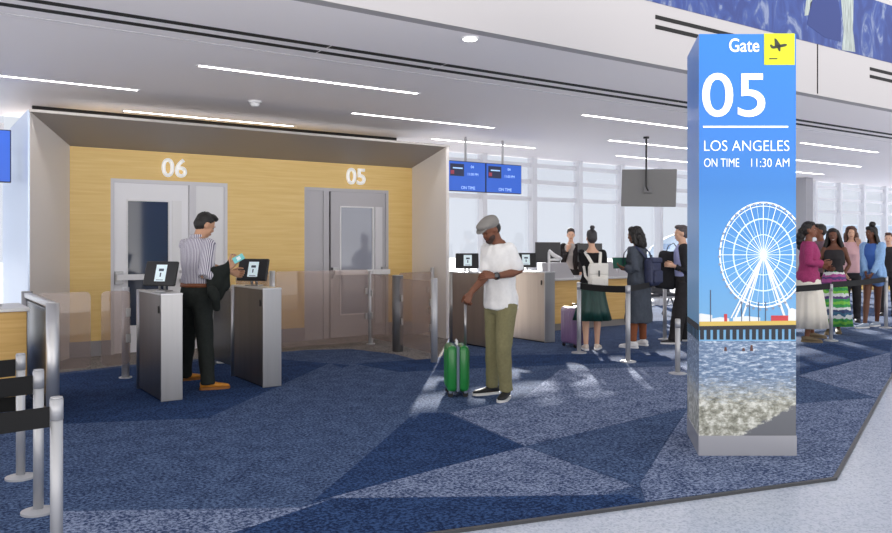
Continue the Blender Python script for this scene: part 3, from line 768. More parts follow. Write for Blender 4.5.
# waiting seats
def bench(loc, rz, n, label, m, grp=None):
    r = thing('waiting_bench', label, 'bench', loc, rz)
    for k in range(n):
        x = (k-(n-1)/2)*0.58
        bm = bmesh.new(); rbox(bm, V((x, 0, 0.44)), V((0.5, 0.48, 0.06)), 0.02); obj('seat', bm, m, r)
        bm = bmesh.new(); rbox(bm, V((x, 0.25, 0.68)), V((0.5, 0.05, 0.46)), 0.02, Matrix.Rotation(-0.18, 3, 'X')); obj('backrest', bm, m, r)
    bm = bmesh.new(); box(bm, (-n*0.29, -0.04, 0.36), (n*0.29, 0.04, 0.41)); obj('beam', bm, M_steel, r)
    for x in (-n*0.29+0.2, n*0.29-0.2):
        bm = bmesh.new(); tube(bm, [(x, -0.25, 0.02), (x, -0.02, 0.37)], 0.02); tube(bm, [(x, 0.25, 0.02), (x, 0.02, 0.37)], 0.02); obj('leg', bm, M_steel, r)
p = D(864, 300, 18.6); bench((p.x, p.y, 0), -0.5, 4, 'row of yellow waiting seats behind the denim jacket woman', mat('seat_yellow', (226, 190, 110), 0.5))
p = D(655, 300, 16.2); bench((p.x, p.y, 0), -0.2, 2, 'dark waiting seats between the long grey coat and the person in black', mat('seat_dark', (52, 54, 62), 0.6))
# ------------------------------------------------------------------ gate pillar with its printed faces
YP = F*EYE/211.0                       # depth of the front face
KP = F/YP                              # pixels per metre there
def pa(px): return (px-699.0)/KP       # across the face
def pz(py): return EYE-(py-HZ)/KP
WP, HP = pa(796), 2.90
o0 = cam_pt((699-CX)/KP, YP, 0)
py_ = thing('gate_pillar', 'tall blue gate pillar reading Gate 05 Los Angeles with ferris wheel picture', 'gate sign', o0, -YAW)
DP, SK = 0.66, 0.12                    # depth and how far each side leans in
plan = [(0, 0), (WP, 0), (WP-SK, DP), (SK, DP)]
bm = bmesh.new(); prism(bm, plan, 0.14, HP)
def poster_mat():
    m = bpy.data.materials.new('printed_beach_poster'); m.use_nodes = True
    nt = m.node_tree; bs = nt.nodes['Principled BSDF']; bs.inputs['Roughness'].default_value = 0.3
    N = nt.nodes.new; lk = nt.links.new
    tc = N('ShaderNodeTexCoord'); sp = N('ShaderNodeSeparateXYZ'); lk(tc.outputs['Object'], sp.inputs[0])
    mr = N('ShaderNodeMapRange'); mr.inputs['From Min'].default_value = 0.8; mr.inputs['From Max'].default_value = HP; lk(sp.outputs['Z'], mr.inputs['Value'])
    sky = N('ShaderNodeValToRGB'); c = sky.color_ramp
    c.elements[0].position = 0; c.elements[0].color = lin((104, 166, 210)); c.elements[1].position = 1; c.elements[1].color = lin((34, 108, 190))
    for p, k in ((0.25, (62, 142, 206)), (0.5, (24, 108, 182)), (0.75, (30, 107, 192))):
        e = c.elements.new(p); e.color = lin(k)
    lk(mr.outputs[0], sky.inputs['Fac'])
    # sea: streaky ripples above, foam below, wet sand in the lower corner
    mp = N('ShaderNodeMapping'); mp.inputs['Scale'].default_value = (15, 15, 58); lk(tc.outputs['Object'], mp.inputs['Vector'])
    n1 = N('ShaderNodeTexNoise'); n1.inputs['Scale'].default_value = 1.0; n1.inputs['Detail'].default_value = 7; n1.inputs['Roughness'].default_value = 0.7; lk(mp.outputs[0], n1.inputs['Vector'])
    r1 = N('ShaderNodeValToRGB'); c = r1.color_ramp
    c.elements[0].position = 0.30; c.elements[0].color = lin((34, 60, 98)); c.elements[1].position = 0.64; c.elements[1].color = lin((216, 226, 236))
    e = c.elements.new(0.5); e.color = lin((104, 132, 168)); lk(n1.outputs['Fac'], r1.inputs['Fac'])
    mp2 = N('ShaderNodeMapping'); mp2.inputs['Scale'].default_value = (15, 15, 24); lk(tc.outputs['Object'], mp2.inputs['Vector'])
    n2 = N('ShaderNodeTexNoise'); n2.inputs['Scale'].default_value = 1.0; n2.inputs['Detail'].default_value = 8; n2.inputs['Roughness'].default_value = 0.72; lk(mp2.outputs[0], n2.inputs['Vector'])
    r2 = N('ShaderNodeValToRGB'); c = r2.color_ramp
    c.elements[0].position = 0.34; c.elements[0].color = lin((92, 92, 82)); c.elements[1].position = 0.6; c.elements[1].color = lin((232, 232, 224))
    e = c.elements.new(0.48); e.color = lin((164, 164, 150)); lk(n2.outputs['Fac'], r2.inputs['Fac'])
    # foam line height wanders
    a1 = N('ShaderNodeMath'); a1.operation = 'MULTIPLY_ADD'; a1.inputs[1].default_value = 0.5; lk(n1.outputs['Fac'], a1.inputs[0]); lk(sp.outputs['Z'], a1.inputs[2])
    f1 = N('ShaderNodeMapRange'); f1.inputs['From Min'].default_value = 0.62; f1.inputs['From Max'].default_value = 0.78; lk(a1.outputs[0], f1.inputs['Value'])
    m1 = N('ShaderNodeMix'); m1.data_type = 'RGBA'; lk(f1.outputs[0], m1.inputs['Factor']); lk(r2.outputs['Color'], m1.inputs[6]); lk(r1.outputs['Color'], m1.inputs[7])
    # sand
    s1 = N('ShaderNodeMath'); s1.operation = 'MULTIPLY_ADD'; s1.inputs[1].default_value = -0.55; lk(sp.outputs['X'], s1.inputs[0]); lk(sp.outputs['Z'], s1.inputs[2])
    s2 = N('ShaderNodeMath'); s2.operation = 'MULTIPLY_ADD'; s2.inputs[1].default_value = 0.16; lk(n2.outputs['Fac'], s2.inputs[0]); lk(s1.outputs[0], s2.inputs[2])
    f2 = N('ShaderNodeMapRange'); f2.inputs['From Min'].default_value = 0.06; f2.inputs['From Max'].default_value = 0.075; lk(s2.outputs[0], f2.inputs['Value'])
    m2 = N('ShaderNodeMix'); m2.data_type = 'RGBA'; lk(f2.outputs[0], m2.inputs['Factor']); m2.inputs[6].default_value = lin((112, 114, 120)); lk(m1.outputs[2], m2.inputs[7])
    f3 = N('ShaderNodeMath'); f3.operation = 'GREATER_THAN'; f3.inputs[1].default_value = pz(341); lk(sp.outputs['Z'], f3.inputs[0])
    m3 = N('ShaderNodeMix'); m3.data_type = 'RGBA'; lk(f3.outputs[0], m3.inputs['Factor']); lk(m2.outputs[2], m3.inputs[6]); lk(sky.outputs['Color'], m3.inputs[7])
    lk(m3.outputs[2], bs.inputs['Base Color']); lk(m3.outputs[2], bs.inputs['Emission Color']); bs.inputs['Emission Strength'].default_value = 0.05
    return m
M_poster = poster_mat()
obj('printed_face', bm, M_poster, py_)
bm = bmesh.new(); prism(bm, [(-0.004, -0.004), (WP+0.004, -0.004), (WP-SK+0.002, DP+0.004), (SK-0.002, DP+0.004)], 0.0, 0.14); obj('plinth', bm, mat('plinth_silver', (178, 178, 184), 0.35, 0.3), py_)
M_pw = mat('print_white', (250, 250, 250), 0.4, emit=0.35)
def letters(s, x, zb, w=None, h=None, bold=0.0, sp=1.0):
    bm = text_bm(s, w=w, h=h, thick=0.003, bold=bold, space=sp)
    o = obj('lettering', moved(bm, Matrix.Translation((x, -0.0015, zb))), M_pw, py_); return o
letters('Gate', pa(729), pz(52), w=pa(759)-pa(729), h=pz(38.5)-pz(52), bold=0.006)
letters('05', pa(702), pz(117), w=pa(765)-pa(702), h=pz(73)-pz(117), bold=0.006)
letters('LOS ANGELES', pa(704), pz(151), w=pa(789)-pa(704), h=pz(140.5)-pz(151), bold=-0.012)
letters('ON TIME', pa(704), pz(167), w=pa(739)-pa(704), h=pz(158.5)-pz(167), bold=-0.012)
letters('11:30 AM', pa(751), pz(167), w=pa(789)-pa(751), h=pz(158.5)-pz(167), bold=-0.012)
bm = bmesh.new(); box(bm, (pa(703), -0.003, pz(127.6)), (pa(788), 0.001, pz(126))); obj('rule', bm, M_pw, py_)
bm = bmesh.new(); box(bm, (pa(764), -0.004, pz(65)), (pa(794.5), 0.001, pz(33.6))); ys = obj('yellow_square', bm, mat('sign_yellow', (184, 188, 8), 0.4, emit=0.06), py_)
# plane pictogram on the yellow square
bm = bmesh.new()
def flat(bm, pts, y0=-0.0065, y1=-0.003):
    a = [bm.verts.new((x, y0, z)) for x, z in pts]; b = [bm.verts.new((x, y1, z)) for x, z in pts]; n = len(pts)
    bm.faces.new(a); bm.faces.new(b[::-1])
    for i in range(n): bm.faces.new((a[(i+1) % n], a[i], b[i], b[(i+1) % n]))
def P2(pts): return [(pa(x), pz(y)) for x, y in pts]
flat(bm, P2([(769.5, 45.2), (771, 44.5), (773, 46.3), (784, 44.0), (786.3, 44.2), (786.8, 45.4), (785, 46.6), (773.5, 49.0), (771, 48.4)]))
flat(bm, P2([(774.5, 46.5), (774.2, 38.6), (775.8, 38.9), (780.6, 45.4), (779.5, 46.8)]))
flat(bm, P2([(776.6, 47.2), (780.4, 46.6), (780.0, 51.6), (778.6, 51.4)]))
flat(bm, P2([(769, 58.3), (777, 58.3), (777, 59.4), (769, 59.4)]))
obj('plane_pictogram', bm, mat('print_black', (40, 42, 30), 0.5), ys)
# printed ferris wheel: rims, spokes, cabins, legs (clipped at the face's edge)
wc = (pa(763.2), pz(254.8)); RX, RZ = pa(763.4)-pa(719.5), pz(203.5)-pz(256.5)
def ringp(bm, r, w, y=-0.0022, n=72):
    vs = []
    for k in range(n):
        t = 2*PI*k/n
        vs.append([bm.verts.new((wc[0]+(RX*r+s)*math.cos(t), yy, wc[1]+(RZ*r+s)*math.sin(t))) for s, yy in ((-w, y), (w, y), (w, 0.0), (-w, 0.0))])
    for k in range(n):
        a, b = vs[k], vs[(k+1) % n]
        for j in range(4): bm.faces.new((a[j], a[(j+1) % 4], b[(j+1) % 4], b[j]))
def bar(bm, p, q, w, y=-0.0022):
    p, q = V((p[0], 0, p[1])), V((q[0], 0, q[1])); d = (q-p).normalized(); n = V((-d.z, 0, d.x))*w
    flat(bm, [((p+n).x, (p+n).z), ((p-n).x, (p-n).z), ((q-n).x, (q-n).z), ((q+n).x, (q+n).z)], y, 0.0)
def trim_face(bm):
    clip(bm, V((WP-0.001, 0, 0)), V((1, 0, 0))); clip(bm, V((0.001, 0, 0)), V((-1, 0, 0))); return bm
M_wh = mat('print_wheel_white', (240, 244, 250), 0.4, emit=0.25)
M_pale = mat('print_wheel_pale', (196, 222, 246), 0.4, emit=0.25)
bm = bmesh.new(); ringp(bm, 0.68, 0.0045, -0.0014); ringp(bm, 0.38, 0.003, -0.0014)
for k in range(20):
    t = 2*PI*(k+0.5)/20; bar(bm, wc, (wc[0]+RX*math.cos(t)*0.98, wc[1]+RZ*math.sin(t)*0.98), 0.0010, -0.0014)
obj('wheel_far_ring', trim_face(bm), M_pale, py_)
bm = bmesh.new(); ringp(bm, 0.985, 0.005); ringp(bm, 0.92, 0.002)
for k in range(20):
    t = 2*PI*k/20; bar(bm, wc, (wc[0]+RX*math.cos(t)*0.97, wc[1]+RZ*math.sin(t)*0.97), 0.0019)
wh = obj('wheel_ring', trim_face(bm), M_wh, py_)
bm = bmesh.new()
for k in range(42):
    t = 2*PI*k/42; x, z = wc[0]+RX*1.0*math.cos(t), wc[1]+RZ*1.0*math.sin(t)-0.012
    flat(bm, [(x-0.008, z-0.008), (x+0.008, z-0.008), (x+0.008, z+0.007), (x-0.008, z+0.007)], -0.003, 0.0)
obj('wheel_cabins', trim_face(bm), mat('print_cabin', (126, 138, 158), 0.5, emit=0.1), wh)
bm = bmesh.new()
for x, w in ((735, 0.006), (742, 0.006), (785, 0.007), (793, 0.006), (731, 0.004)):
    bar(bm, (wc[0], wc[1]), (pa(x), pz(318)), w, -0.0028)
t = bmesh.new(); cyl(t, (wc[0], -0.0036, wc[1]), (wc[0], 0, wc[1]), 0.022, 24); merge(bm, t)
obj('wheel_support', trim_face(bm), mat('print_support', (232, 230, 226), 0.4, emit=0.2), wh)
# pier: buildings, deck, piles
bm = bmesh.new()
for a, b, t_ in ((690, 712, 313.5), (712, 729, 317), (733, 760, 316), (788, 796, 308)):
    flat(bm, P2([(a, 322), (b, 322), (b, t_+1.5), ((a+b)/2, t_), (a, t_+1.5)]), -0.0032, 0.0)
obj('pier_roofs', trim_face(bm), mat('print_roof', (214, 218, 220), 0.5, emit=0.2), py_)
bm = bmesh.new(); flat(bm, P2([(771, 322), (788, 322), (788, 315.5), (771, 315.5)]), -0.0034, 0.0); flat(bm, P2([(724, 322), (727, 322), (727, 314), (724, 314)]), -0.0034, 0.0); obj('pier_red_stand', bm, mat('print_red', (190, 52, 60), 0.5, emit=0.15), py_)
bm = bmesh.new()
for x in (710, 741, 749, 758, 765): flat(bm, P2([(x, 322), (x+0.9, 322), (x+0.9, 302 if x > 720 else 290), (x, 302 if x > 720 else 290)]), -0.0036, 0.0)
obj('pier_masts', bm, mat('print_mast', (70, 92, 120), 0.5), py_)
bm = bmesh.new(); flat(bm, P2([(699.2, 326.0), (795.8, 324.8), (795.8, 320.6), (699.2, 321.6)]), -0.0040, 0.0); dk_ = obj('pier_deck', bm, mat('print_deck', (206, 178, 92), 0.6, emit=0.15), py_)
bm = bmesh.new(); flat(bm, P2([(699.2, 330), (795.8, 329), (795.8, 323.6), (699.2, 324.8)]), -0.0038, 0.0)
for k in range(15):
    x = 700+k*6.5; flat(bm, P2([(x, 339.5), (x+3.8, 339.5), (x+3.8, 326), (x, 326)]), -0.0039, 0.0)
trim_face(bm)
for z0_, z1_, t0_, t1_ in [(pz(331), pz(324.5), 0.0, 1.0)]+[(pz(341), pz(331), k/9, k/9+0.05) for k in range(9)]:
    q_ = [V((SK*t0_-0.001, DP*t0_, z0_)), V((SK*t1_-0.001, DP*t1_, z0_)), V((SK*t1_-0.001, DP*t1_, z1_)), V((SK*t0_-0.001, DP*t0_, z1_))]
    plate(bm, q_, (-1, SK/DP, 0), 0.002)
obj('pier_piles', bm, mat('print_piles', (38, 42, 52), 0.6), py_)
bm = bmesh.new()
for x, h in ((724, 4), (742, 3), (750, 6)): flat(bm, P2([(x, 351), (x+3, 351), (x+2.4, 351-h), (x+0.6, 351-h)]), -0.003, 0.0)
obj('bathers', bm, mat('print_bather', (96, 60, 54), 0.6), py_)
# ------------------------------------------------------------------ people
def ik(a, c, l1, l2, hint):
    d = c-a; L_ = d.length
    if L_ > (l1+l2)*0.995: 
        return a+d*(l1/(l1+l2))
    x = (l1*l1-l2*l2+L_*L_)/(2*L_); h = math.sqrt(max(0, l1*l1-x*x))
    u = d.normalized(); n = hint-u*hint.dot(u)
    if n.length < 1e-6: n = u.orthogonal()
    return a+u*x+n.normalized()*h
def skin_mat(name, col):
    return mat(name, col, 0.5, spec=0.35)
M_eyew = mat('eye_white', (225, 222, 218), 0.3); M_iris = mat('iris_dark', (30, 22, 18), 0.25)
TORSO = {  # height, half width, half depth, forward shift (for a 1.75 m figure)
 'm': ((0.80, .105, .085, -.01), (0.87, .158, .108, -.012), (0.95, .162, .115, -.012), (1.05, .150, .105, -.004), (1.15, .148, .104, .002), (1.27, .168, .116, .006), (1.36, .176, .110, .0), (1.42, .150, .085, -.008), (1.465, .085, .062, -.014), (1.50, .056, .055, -.012)),
 'f': ((0.80, .105, .088, -.01), (0.87, .165, .112, -.014), (0.95, .170, .118, -.014), (1.05, .138, .100, -.004), (1.13, .124, .092, .002), (1.25, .146, .112, .014), (1.34, .152, .100, .002), (1.41, .132, .078, -.008), (1.46, .072, .055, -.014), (1.50, .048, .048, -.012))}
class Fig: pass
def figure(label, px, py, H, phi, sex, skin, lean=0.02, yaw=0.0, pitch=0.0, tilt=0.0, feet=None, arms=None, hands=True, shw=None, cat='person', face=True, voxel=0.011, group=None):
    """body: px,py = pixel of the point between the feet, phi = facing (0 away from us, 90 to picture right, 180 to us)"""
    f = Fig(); s = H/1.75; f.s = s; f.sex = sex
    p = G(px, py); f.Y = depth(p); f.px, f.py = px, py
    ray = math.atan2(p.x, p.y)
    f.root = thing('person', label, cat, p, -ray, group)
    f.inv = Matrix.Rotation(ray, 4, 'Z') @ Matrix.Translation(-p)
    a = math.radians(phi); f.fw = V((math.sin(a), math.cos(a), 0)); f.rt = V((math.cos(a), -math.sin(a), 0))
    f.lean = lean
    def B(x, y, z): return f.rt*x*s+f.fw*(y*s+max(0, (z-0.95))/0.5*lean)+V((0, 0, z*s))
    f.B = B
    def PX(x, y, d=0.0): return f.inv @ D(x, y, f.Y+d)
    f.PX = PX
    bm = bmesh.new()
    f.tor = TORSO[sex]
    loft(bm, [(B(0, o, z), f.rt*w*s, f.fw*d*s) for z, w, d, o in f.tor], 24)
    # legs
    f.hip = {}; f.knee = {}; f.ank = {}; f.toe = {}
    feet = feet or {'R': (px+6*math.cos(a), py, phi), 'L': (px-6*math.cos(a), py, phi)}
    for sd, sg in (('R', 1), ('L', -1)):
        fx, fy, ta = feet[sd][:3]
        g = f.inv @ G(fx, fy); t = math.radians(ta); td = V((math.sin(t), math.cos(t), 0))
        an = V((g.x, g.y, 0.085*s))
        hip = B(0.085*sg, -0.01, 0.90)
        kn = ik(hip, an, 0.421*s, 0.400*s, f.fw+td*0.6)
        f.hip[sd], f.knee[sd], f.ank[sd], f.toe[sd] = hip, kn, an, td
        k = 1.0 if sex == 'm' else 0.95
        tube(bm, [hip, hip.lerp(kn, .5), kn, kn.lerp(an, .3), kn.lerp(an, .7), an], [.090*s*k, .074*s*k, .055*s*k, .056*s*k, .042*s*k, .036*s*k], 16)
        tube(bm, [an-td*0.045*s-V((0, 0, .04*s)), an+td*0.05*s-V((0, 0, .045*s)), an+td*0.14*s-V((0, 0, .055*s))], [(.028*s, .032*s), (.034*s, .026*s), (.030*s, .014*s)], 14, ref=V((td.y, -td.x, 0)))
    # arms
    f.sh = {}; f.el = {}; f.wr = {}
    shw = shw or (.166 if sex == 'm' else .148)
    isl = bmesh.new()
    for sd, sg in (('R', 1), ('L', -1)):
        sh = B(shw*sg, -0.005, 1.405)
        ar = (arms or {}).get(sd, {})
        wr = ar.get('wr') or B((shw+.06)*sg, 0.03, 0.86)
        if callable(wr): wr = wr(f)
        if isinstance(wr, tuple) and len(wr) == 3: wr = PX(*wr)
        el = ar.get('el')
        if callable(el): el = el(f)
        if isinstance(el, tuple): el = PX(*el)
        l1, l2 = .285*s, .25*s
        if el is None:
            h = ar.get('hint'); h = (f.rt*h[0]+f.fw*h[1]+V((0, 0, h[2]))) if h else (f.rt*sg*0.5-f.fw*0.6-V((0, 0, .6)))
            d = wr-sh
            if d.length > (l1+l2)*0.99: wr = sh+d.normalized()*(l1+l2)*0.99
            el = ik(sh, wr, l1, l2, h)
        else:
            el = sh+(el-sh).normalized()*min((el-sh).length, .33*s); d = wr-el
            wr = el+d.normalized()*min(d.length, .285*s)
        f.sh[sd], f.el[sd], f.wr[sd] = sh, el, wr
        k = 1.0 if sex == 'm' else 0.84
        tube(bm, [sh, sh.lerp(el, .35), el, el.lerp(wr, .3), wr], [.058*s*k, .050*s*k, .040*s*k, .041*s*k, .027*s*k], 14)
        # hand
        hd = ar.get('dir'); fd = (wr-el).normalized()
        hd = (V(hd).normalized() if hd else fd)
        pn = V(ar['palm']).normalized() if 'palm' in ar else (-f.rt*sg)
        pn = (pn-hd*pn.dot(hd)); pn = pn.normalized() if pn.length > 1e-4 else hd.orthogonal().normalized()
        th = V(ar['thumb']) if 'thumb' in ar else f.fw+V((0, 0, .3))
        th = th-hd*th.dot(hd)-pn*th.dot(pn); th = th.normalized() if th.length > 1e-4 else hd.cross(pn)
        cu = ar.get('curl', 0.5); q = s*(1.0 if sex == 'm' else 0.92)
        kn0 = wr+hd*.09*q
        tube(bm, [wr, wr+hd*.04*q, kn0], [(.028*q, .02*q), (.040*q, .016*q), (.041*q, .014*q)], 12, ref=th)
        for i, (off, ln) in enumerate(((.031, .070), (.0105, .080), (-.0105, .074), (-.031, .058))):
            b0 = kn0+th*off*q-hd*.012*q; pts = [b0]; ang = 0.12
            for j, fr in enumerate((.48, .30, .26)):
                ang += cu*(0.75 if j == 0 else 0.9)
                dv = hd*math.cos(ang)+pn*math.sin(ang)
                pts.append(pts[-1]+dv*(ln*fr+(0.012 if j == 0 else 0))*q)
            tube(isl, pts, [.0095*q, .009*q, .0082*q, .007*q], 8)
        t0 = wr+hd*.022*q+th*.026*q; tv_ = (hd*.75+th*.62+pn*.25).normalized(); t2 = (hd*.9+th*.1+pn*.4).normalized()
        tube(isl, [t0, t0+tv_*.042*q, t0+tv_*.042*q+t2*.032*q, t0+tv_*.042*q+t2*.056*q], [.013*q, .0115*q, .010*q, .008*q], 8)
        f.__dict__['hand'+sd] = wr+hd*.075*q+pn*.02*q
    # head
    nb = B(0, -.012, 1.475)
    ha = a+math.radians(yaw)
    R = Matrix.Rotation(-ha, 3, 'Z') @ Matrix.Rotation(-math.radians(pitch), 3, 'X') @ Matrix.Rotation(math.radians(tilt), 3, 'Y')
    f.R = R
    hc = nb+R @ V((0, .016*s, .158*s)); f.hc = hc
    def Hd(x, y, z): return hc+R @ V((x, y, z))*s
    f.Hd = Hd
    E = lambda b, c, r, mi=0, sg=18, rn=12: ell(b, Hd(*c), (r[0]*s, r[1]*s, r[2]*s), R, sg, rn, mi)
    nr = .054 if sex == 'm' else .044
    tube(bm, [nb-V((0, 0, .05*s)), nb.lerp(hc, .45), hc+R @ V((0, -.02*s, -.03*s))], [nr*1.1*s, nr*s, nr*s], 14)
    k = 1.0 if sex == 'm' else .93
    E(bm, (0, -.008, .024), (.075*k, .094, .092)); E(bm, (0, .030, -.040), (.057*k, .058, .074)); E(bm, (0, .058, -.092), (.027*k, .024, .022))
    E(bm, (0, .072, .018), (.050*k, .020, .014)); E(bm, (.036*k, .058, -.030), (.020, .020, .018)); E(bm, (-.036*k, .058, -.030), (.020, .020, .018))
    for sg in (1, -1): E(bm, (.077*k*sg, -.008, -.018), (.009, .021, .031))
    tube(bm, [Hd(0, .082, .012), Hd(0, .102, -.028), Hd(0, .086, -.036)], [.008*s, .012*s, .010*s], 10)
    body = remesh(bm, voxel*s, 3)
    n0 = 0
    merge(body, isl); isl.free()
    for v in body.faces: v.smooth = True
    if face:
        for sg in (1, -1):
            if pitch < 20: E(body, (.030*sg*k, .0745, -.002), (.0100, .0065, .0034), 1, 12, 8)
            E(body, (.030*sg*k, .0785, -.002), (.0070, .0045, .0048), 2, 10, 8)
            tube(body, [Hd(.012*sg*k, .092, .017), Hd(.030*sg*k, .092, .022), Hd(.048*sg*k, .080, .016)], [.003*s, .004*s, .0028*s], 8)
            for fc in body.faces[-(8*7):]: pass
        nf = len(body.faces)
        tube(body, [Hd(-.022*k, .083, -.064), Hd(0, .0905, -.062), Hd(.022*k, .083, -.064)], [.0035*s, .006*s, .0035*s], 8)
        tube(body, [Hd(-.019*k, .081, -.070), Hd(0, .089, -.072), Hd(.019*k, .081, -.070)], [.0035*s, .006*s, .0035*s], 8)
        body.faces.ensure_lookup_table()
        for fc in body.faces[nf:]: fc.material_index = 3
    lip = tuple(int(c*0.72) for c in skin); lip = (min(255, lip[0]+26), lip[1], lip[2])
    f.body = obj('body', body, [skin_mat('skin_%d_%d_%d' % skin, skin), M_eyew, M_iris, skin_mat('lips_%d_%d_%d' % lip, lip)], f.root, flip=False)
    return f
def tor_rings(f, z0, z1, ease, extra=()):
    t = list(f.tor); zs = [z0]+[r[0] for r in t if z0+.02 < r[0] < z1-.02]+[z1]
    out = []
    for z in zs:
        zz = min(max(z, t[0][0]), t[-1][0])
        for r0, r1 in zip(t, t[1:]):
            if r0[0] <= zz <= r1[0]:
                k = (zz-r0[0])/(r1[0]-r0[0]); w, d, o = (r0[i]+(r1[i]-r0[i])*k for i in (1, 2, 3))
        e = ease(z) if callable(ease) else ease
        out.append((f.B(0, o, z), f.rt*(w+e)*f.s, f.fw*(d+e)*f.s))
    return out
def top(f, m, hem=0.92, neck=1.455, ease=.014, sleeve=1.0, sl_ease=.014, name='shirt', wrinkle=.006, flare=None, mi=None, cuff=None, vox=.012, sleeves='RL'):
    bm = bmesh.new()
    rings = tor_rings(f, max(hem, .86), neck, ease)
    if flare:
        c, a_, b_ = rings[0]
        rings = [(f.B(0, -.01, z), f.rt*w*f.s, f.fw*d*f.s) for z, w, d in flare]+rings
    loft(bm, rings, 26)
    k = 1.0 if f.sex == 'm' else .84; s = f.s
    for sd in sleeves:
        sh, el, wr = f.sh[sd], f.el[sd], f.wr[sd]; e = sl_ease*s
        if sleeve <= 0: continue
        if sleeve <= .5:
            q = sleeve*2; tube(bm, [sh, sh.lerp(el, q*.5), sh.lerp(el, q)], [.056*s*k+e, .054*s*k+e, .050*s*k+e*1.3], 16)
            ell(bm, sh, (.056*s*k+e*.7,)*3)
        else:
            q = (sleeve-.5)*2; en = el.lerp(wr, q)
            tube(bm, [sh, sh.lerp(el, .4), el, el.lerp(en, .5), en], [.056*s*k+e*.8, .051*s*k+e, .044*s*k+e, .042*s*k+e, .034*s*k+e], 16)
            ell(bm, sh, (.056*s*k+e*.6,)*3)
    bm = remesh(bm, vox*s, 5, wrinkle)
    return obj(name, bm, m, f.root, flip=False)
def pants(f, m, waist=1.04, ease=.012, leg=.018, hem=.04, name='trousers', wrinkle=.007, knee_cut=None):
    bm = bmesh.new(); s = f.s
    loft(bm, tor_rings(f, .80, waist, ease), 24)
    for sd in 'RL':
        h, k, a = f.hip[sd], f.knee[sd], f.ank[sd]
        q = .0
        if knee_cut is not None:
            e = h.lerp(k, knee_cut); tube(bm, [h, h.lerp(e, .5), e], [(.092+ease)*s, (.088+ease)*s, (.084+ease)*s], 18, cap=False)
        else:
            lo = V((a.x, a.y, hem*s)); lo2 = k.lerp(a, .8)
            tube(bm, [h, h.lerp(k, .5), k, k.lerp(a, .35), lo2, lo], [(.092+ease)*s, (.076+ease)*s, (.056+leg)*s, (.054+leg)*s, (.044+leg)*s, (.046+leg*1.1)*s], 18, cap=False)
    bm = remesh(bm, .012*s, 2, wrinkle)
    return obj(name, bm, m, f.root, flip=False)
def skirt(f, m, rings, folds=9, amp=.05, name='skirt', ph=0.0, tw=None):
    """rings: (height, half width, half depth)"""
    bm = bmesh.new(); n = len(rings)
    # hollow below: go down outside then back up inside
    R_ = [(f.B(0, -.012, z), f.rt*w*f.s, f.fw*d*f.s) for z, w, d in rings]
    ins = [(f.B(0, -.012, z+.004), f.rt*(w-.012)*f.s, f.fw*(d-.012)*f.s) for z, w, d in rings[::-1][:max(2, n-2)]]
    allr = R_+ins
    def fold(i, t):
        j = i if i < n else 2*n-1-i
        k = j/(n-1)
        return 1+amp*k*math.sin(folds*t+ph)+amp*.5*k*math.sin((folds*2-1)*t+2.1*ph+1)
    loft(bm, allr, 96, fold)
    return obj(name, bm, m, f.root)
def shoes(f, m, sole=None, boot=None, name='shoe', h=.075, ln=1.0):
    s = f.s
    for sd in 'RL':
        a, td = f.ank[sd], f.toe[sd]; g = V((a.x, a.y, 0)); sdv = V((td.y, -td.x, 0))
        bm = bmesh.new()
        prof = [(-.075, .026, .062), (-.04, .036, .072), (.03, .040, .066), (.09, .046, .048), (.15, .046, .036), (.19, .034, .028), (.205, .016, .018)]
        loft(bm, [(g+td*x*s*ln+V((0, 0, (.018+hh*.5)*s)), sdv*w*s, V((0, 0, 1))*hh*.5*s) for x, w, hh in prof], 18)
        ell(bm, g+V((0, 0, h*s*.86)), (.043*s, .043*s, .032*s))
        if boot: tube(bm, [g+V((0, 0, .05*s)), f.ank[sd].lerp(f.knee[sd], .3), f.ank[sd].lerp(f.knee[sd], boot)], [.052*s, .052*s, .060*s], 16, cap=False)
        bm = remesh(bm, .008, 2)
        o = obj(name, bm, m, f.root, flip=False)
        bm = bmesh.new()
        pts = []
        out = [(-.08, .022), (-.06, .034), (0, .040), (.08, .048), (.15, .049), (.19, .036), (.209, .012)]
        pl = [(g+td*x*s*ln+sdv*w*s) for x, w in out]+[(g+td*x*s*ln-sdv*w*s) for x, w in out[::-1]]
        prism(bm, [(q.x, q.y) for q in pl], 0.0, .024*s); obj('sole', bm, sole or m, o)
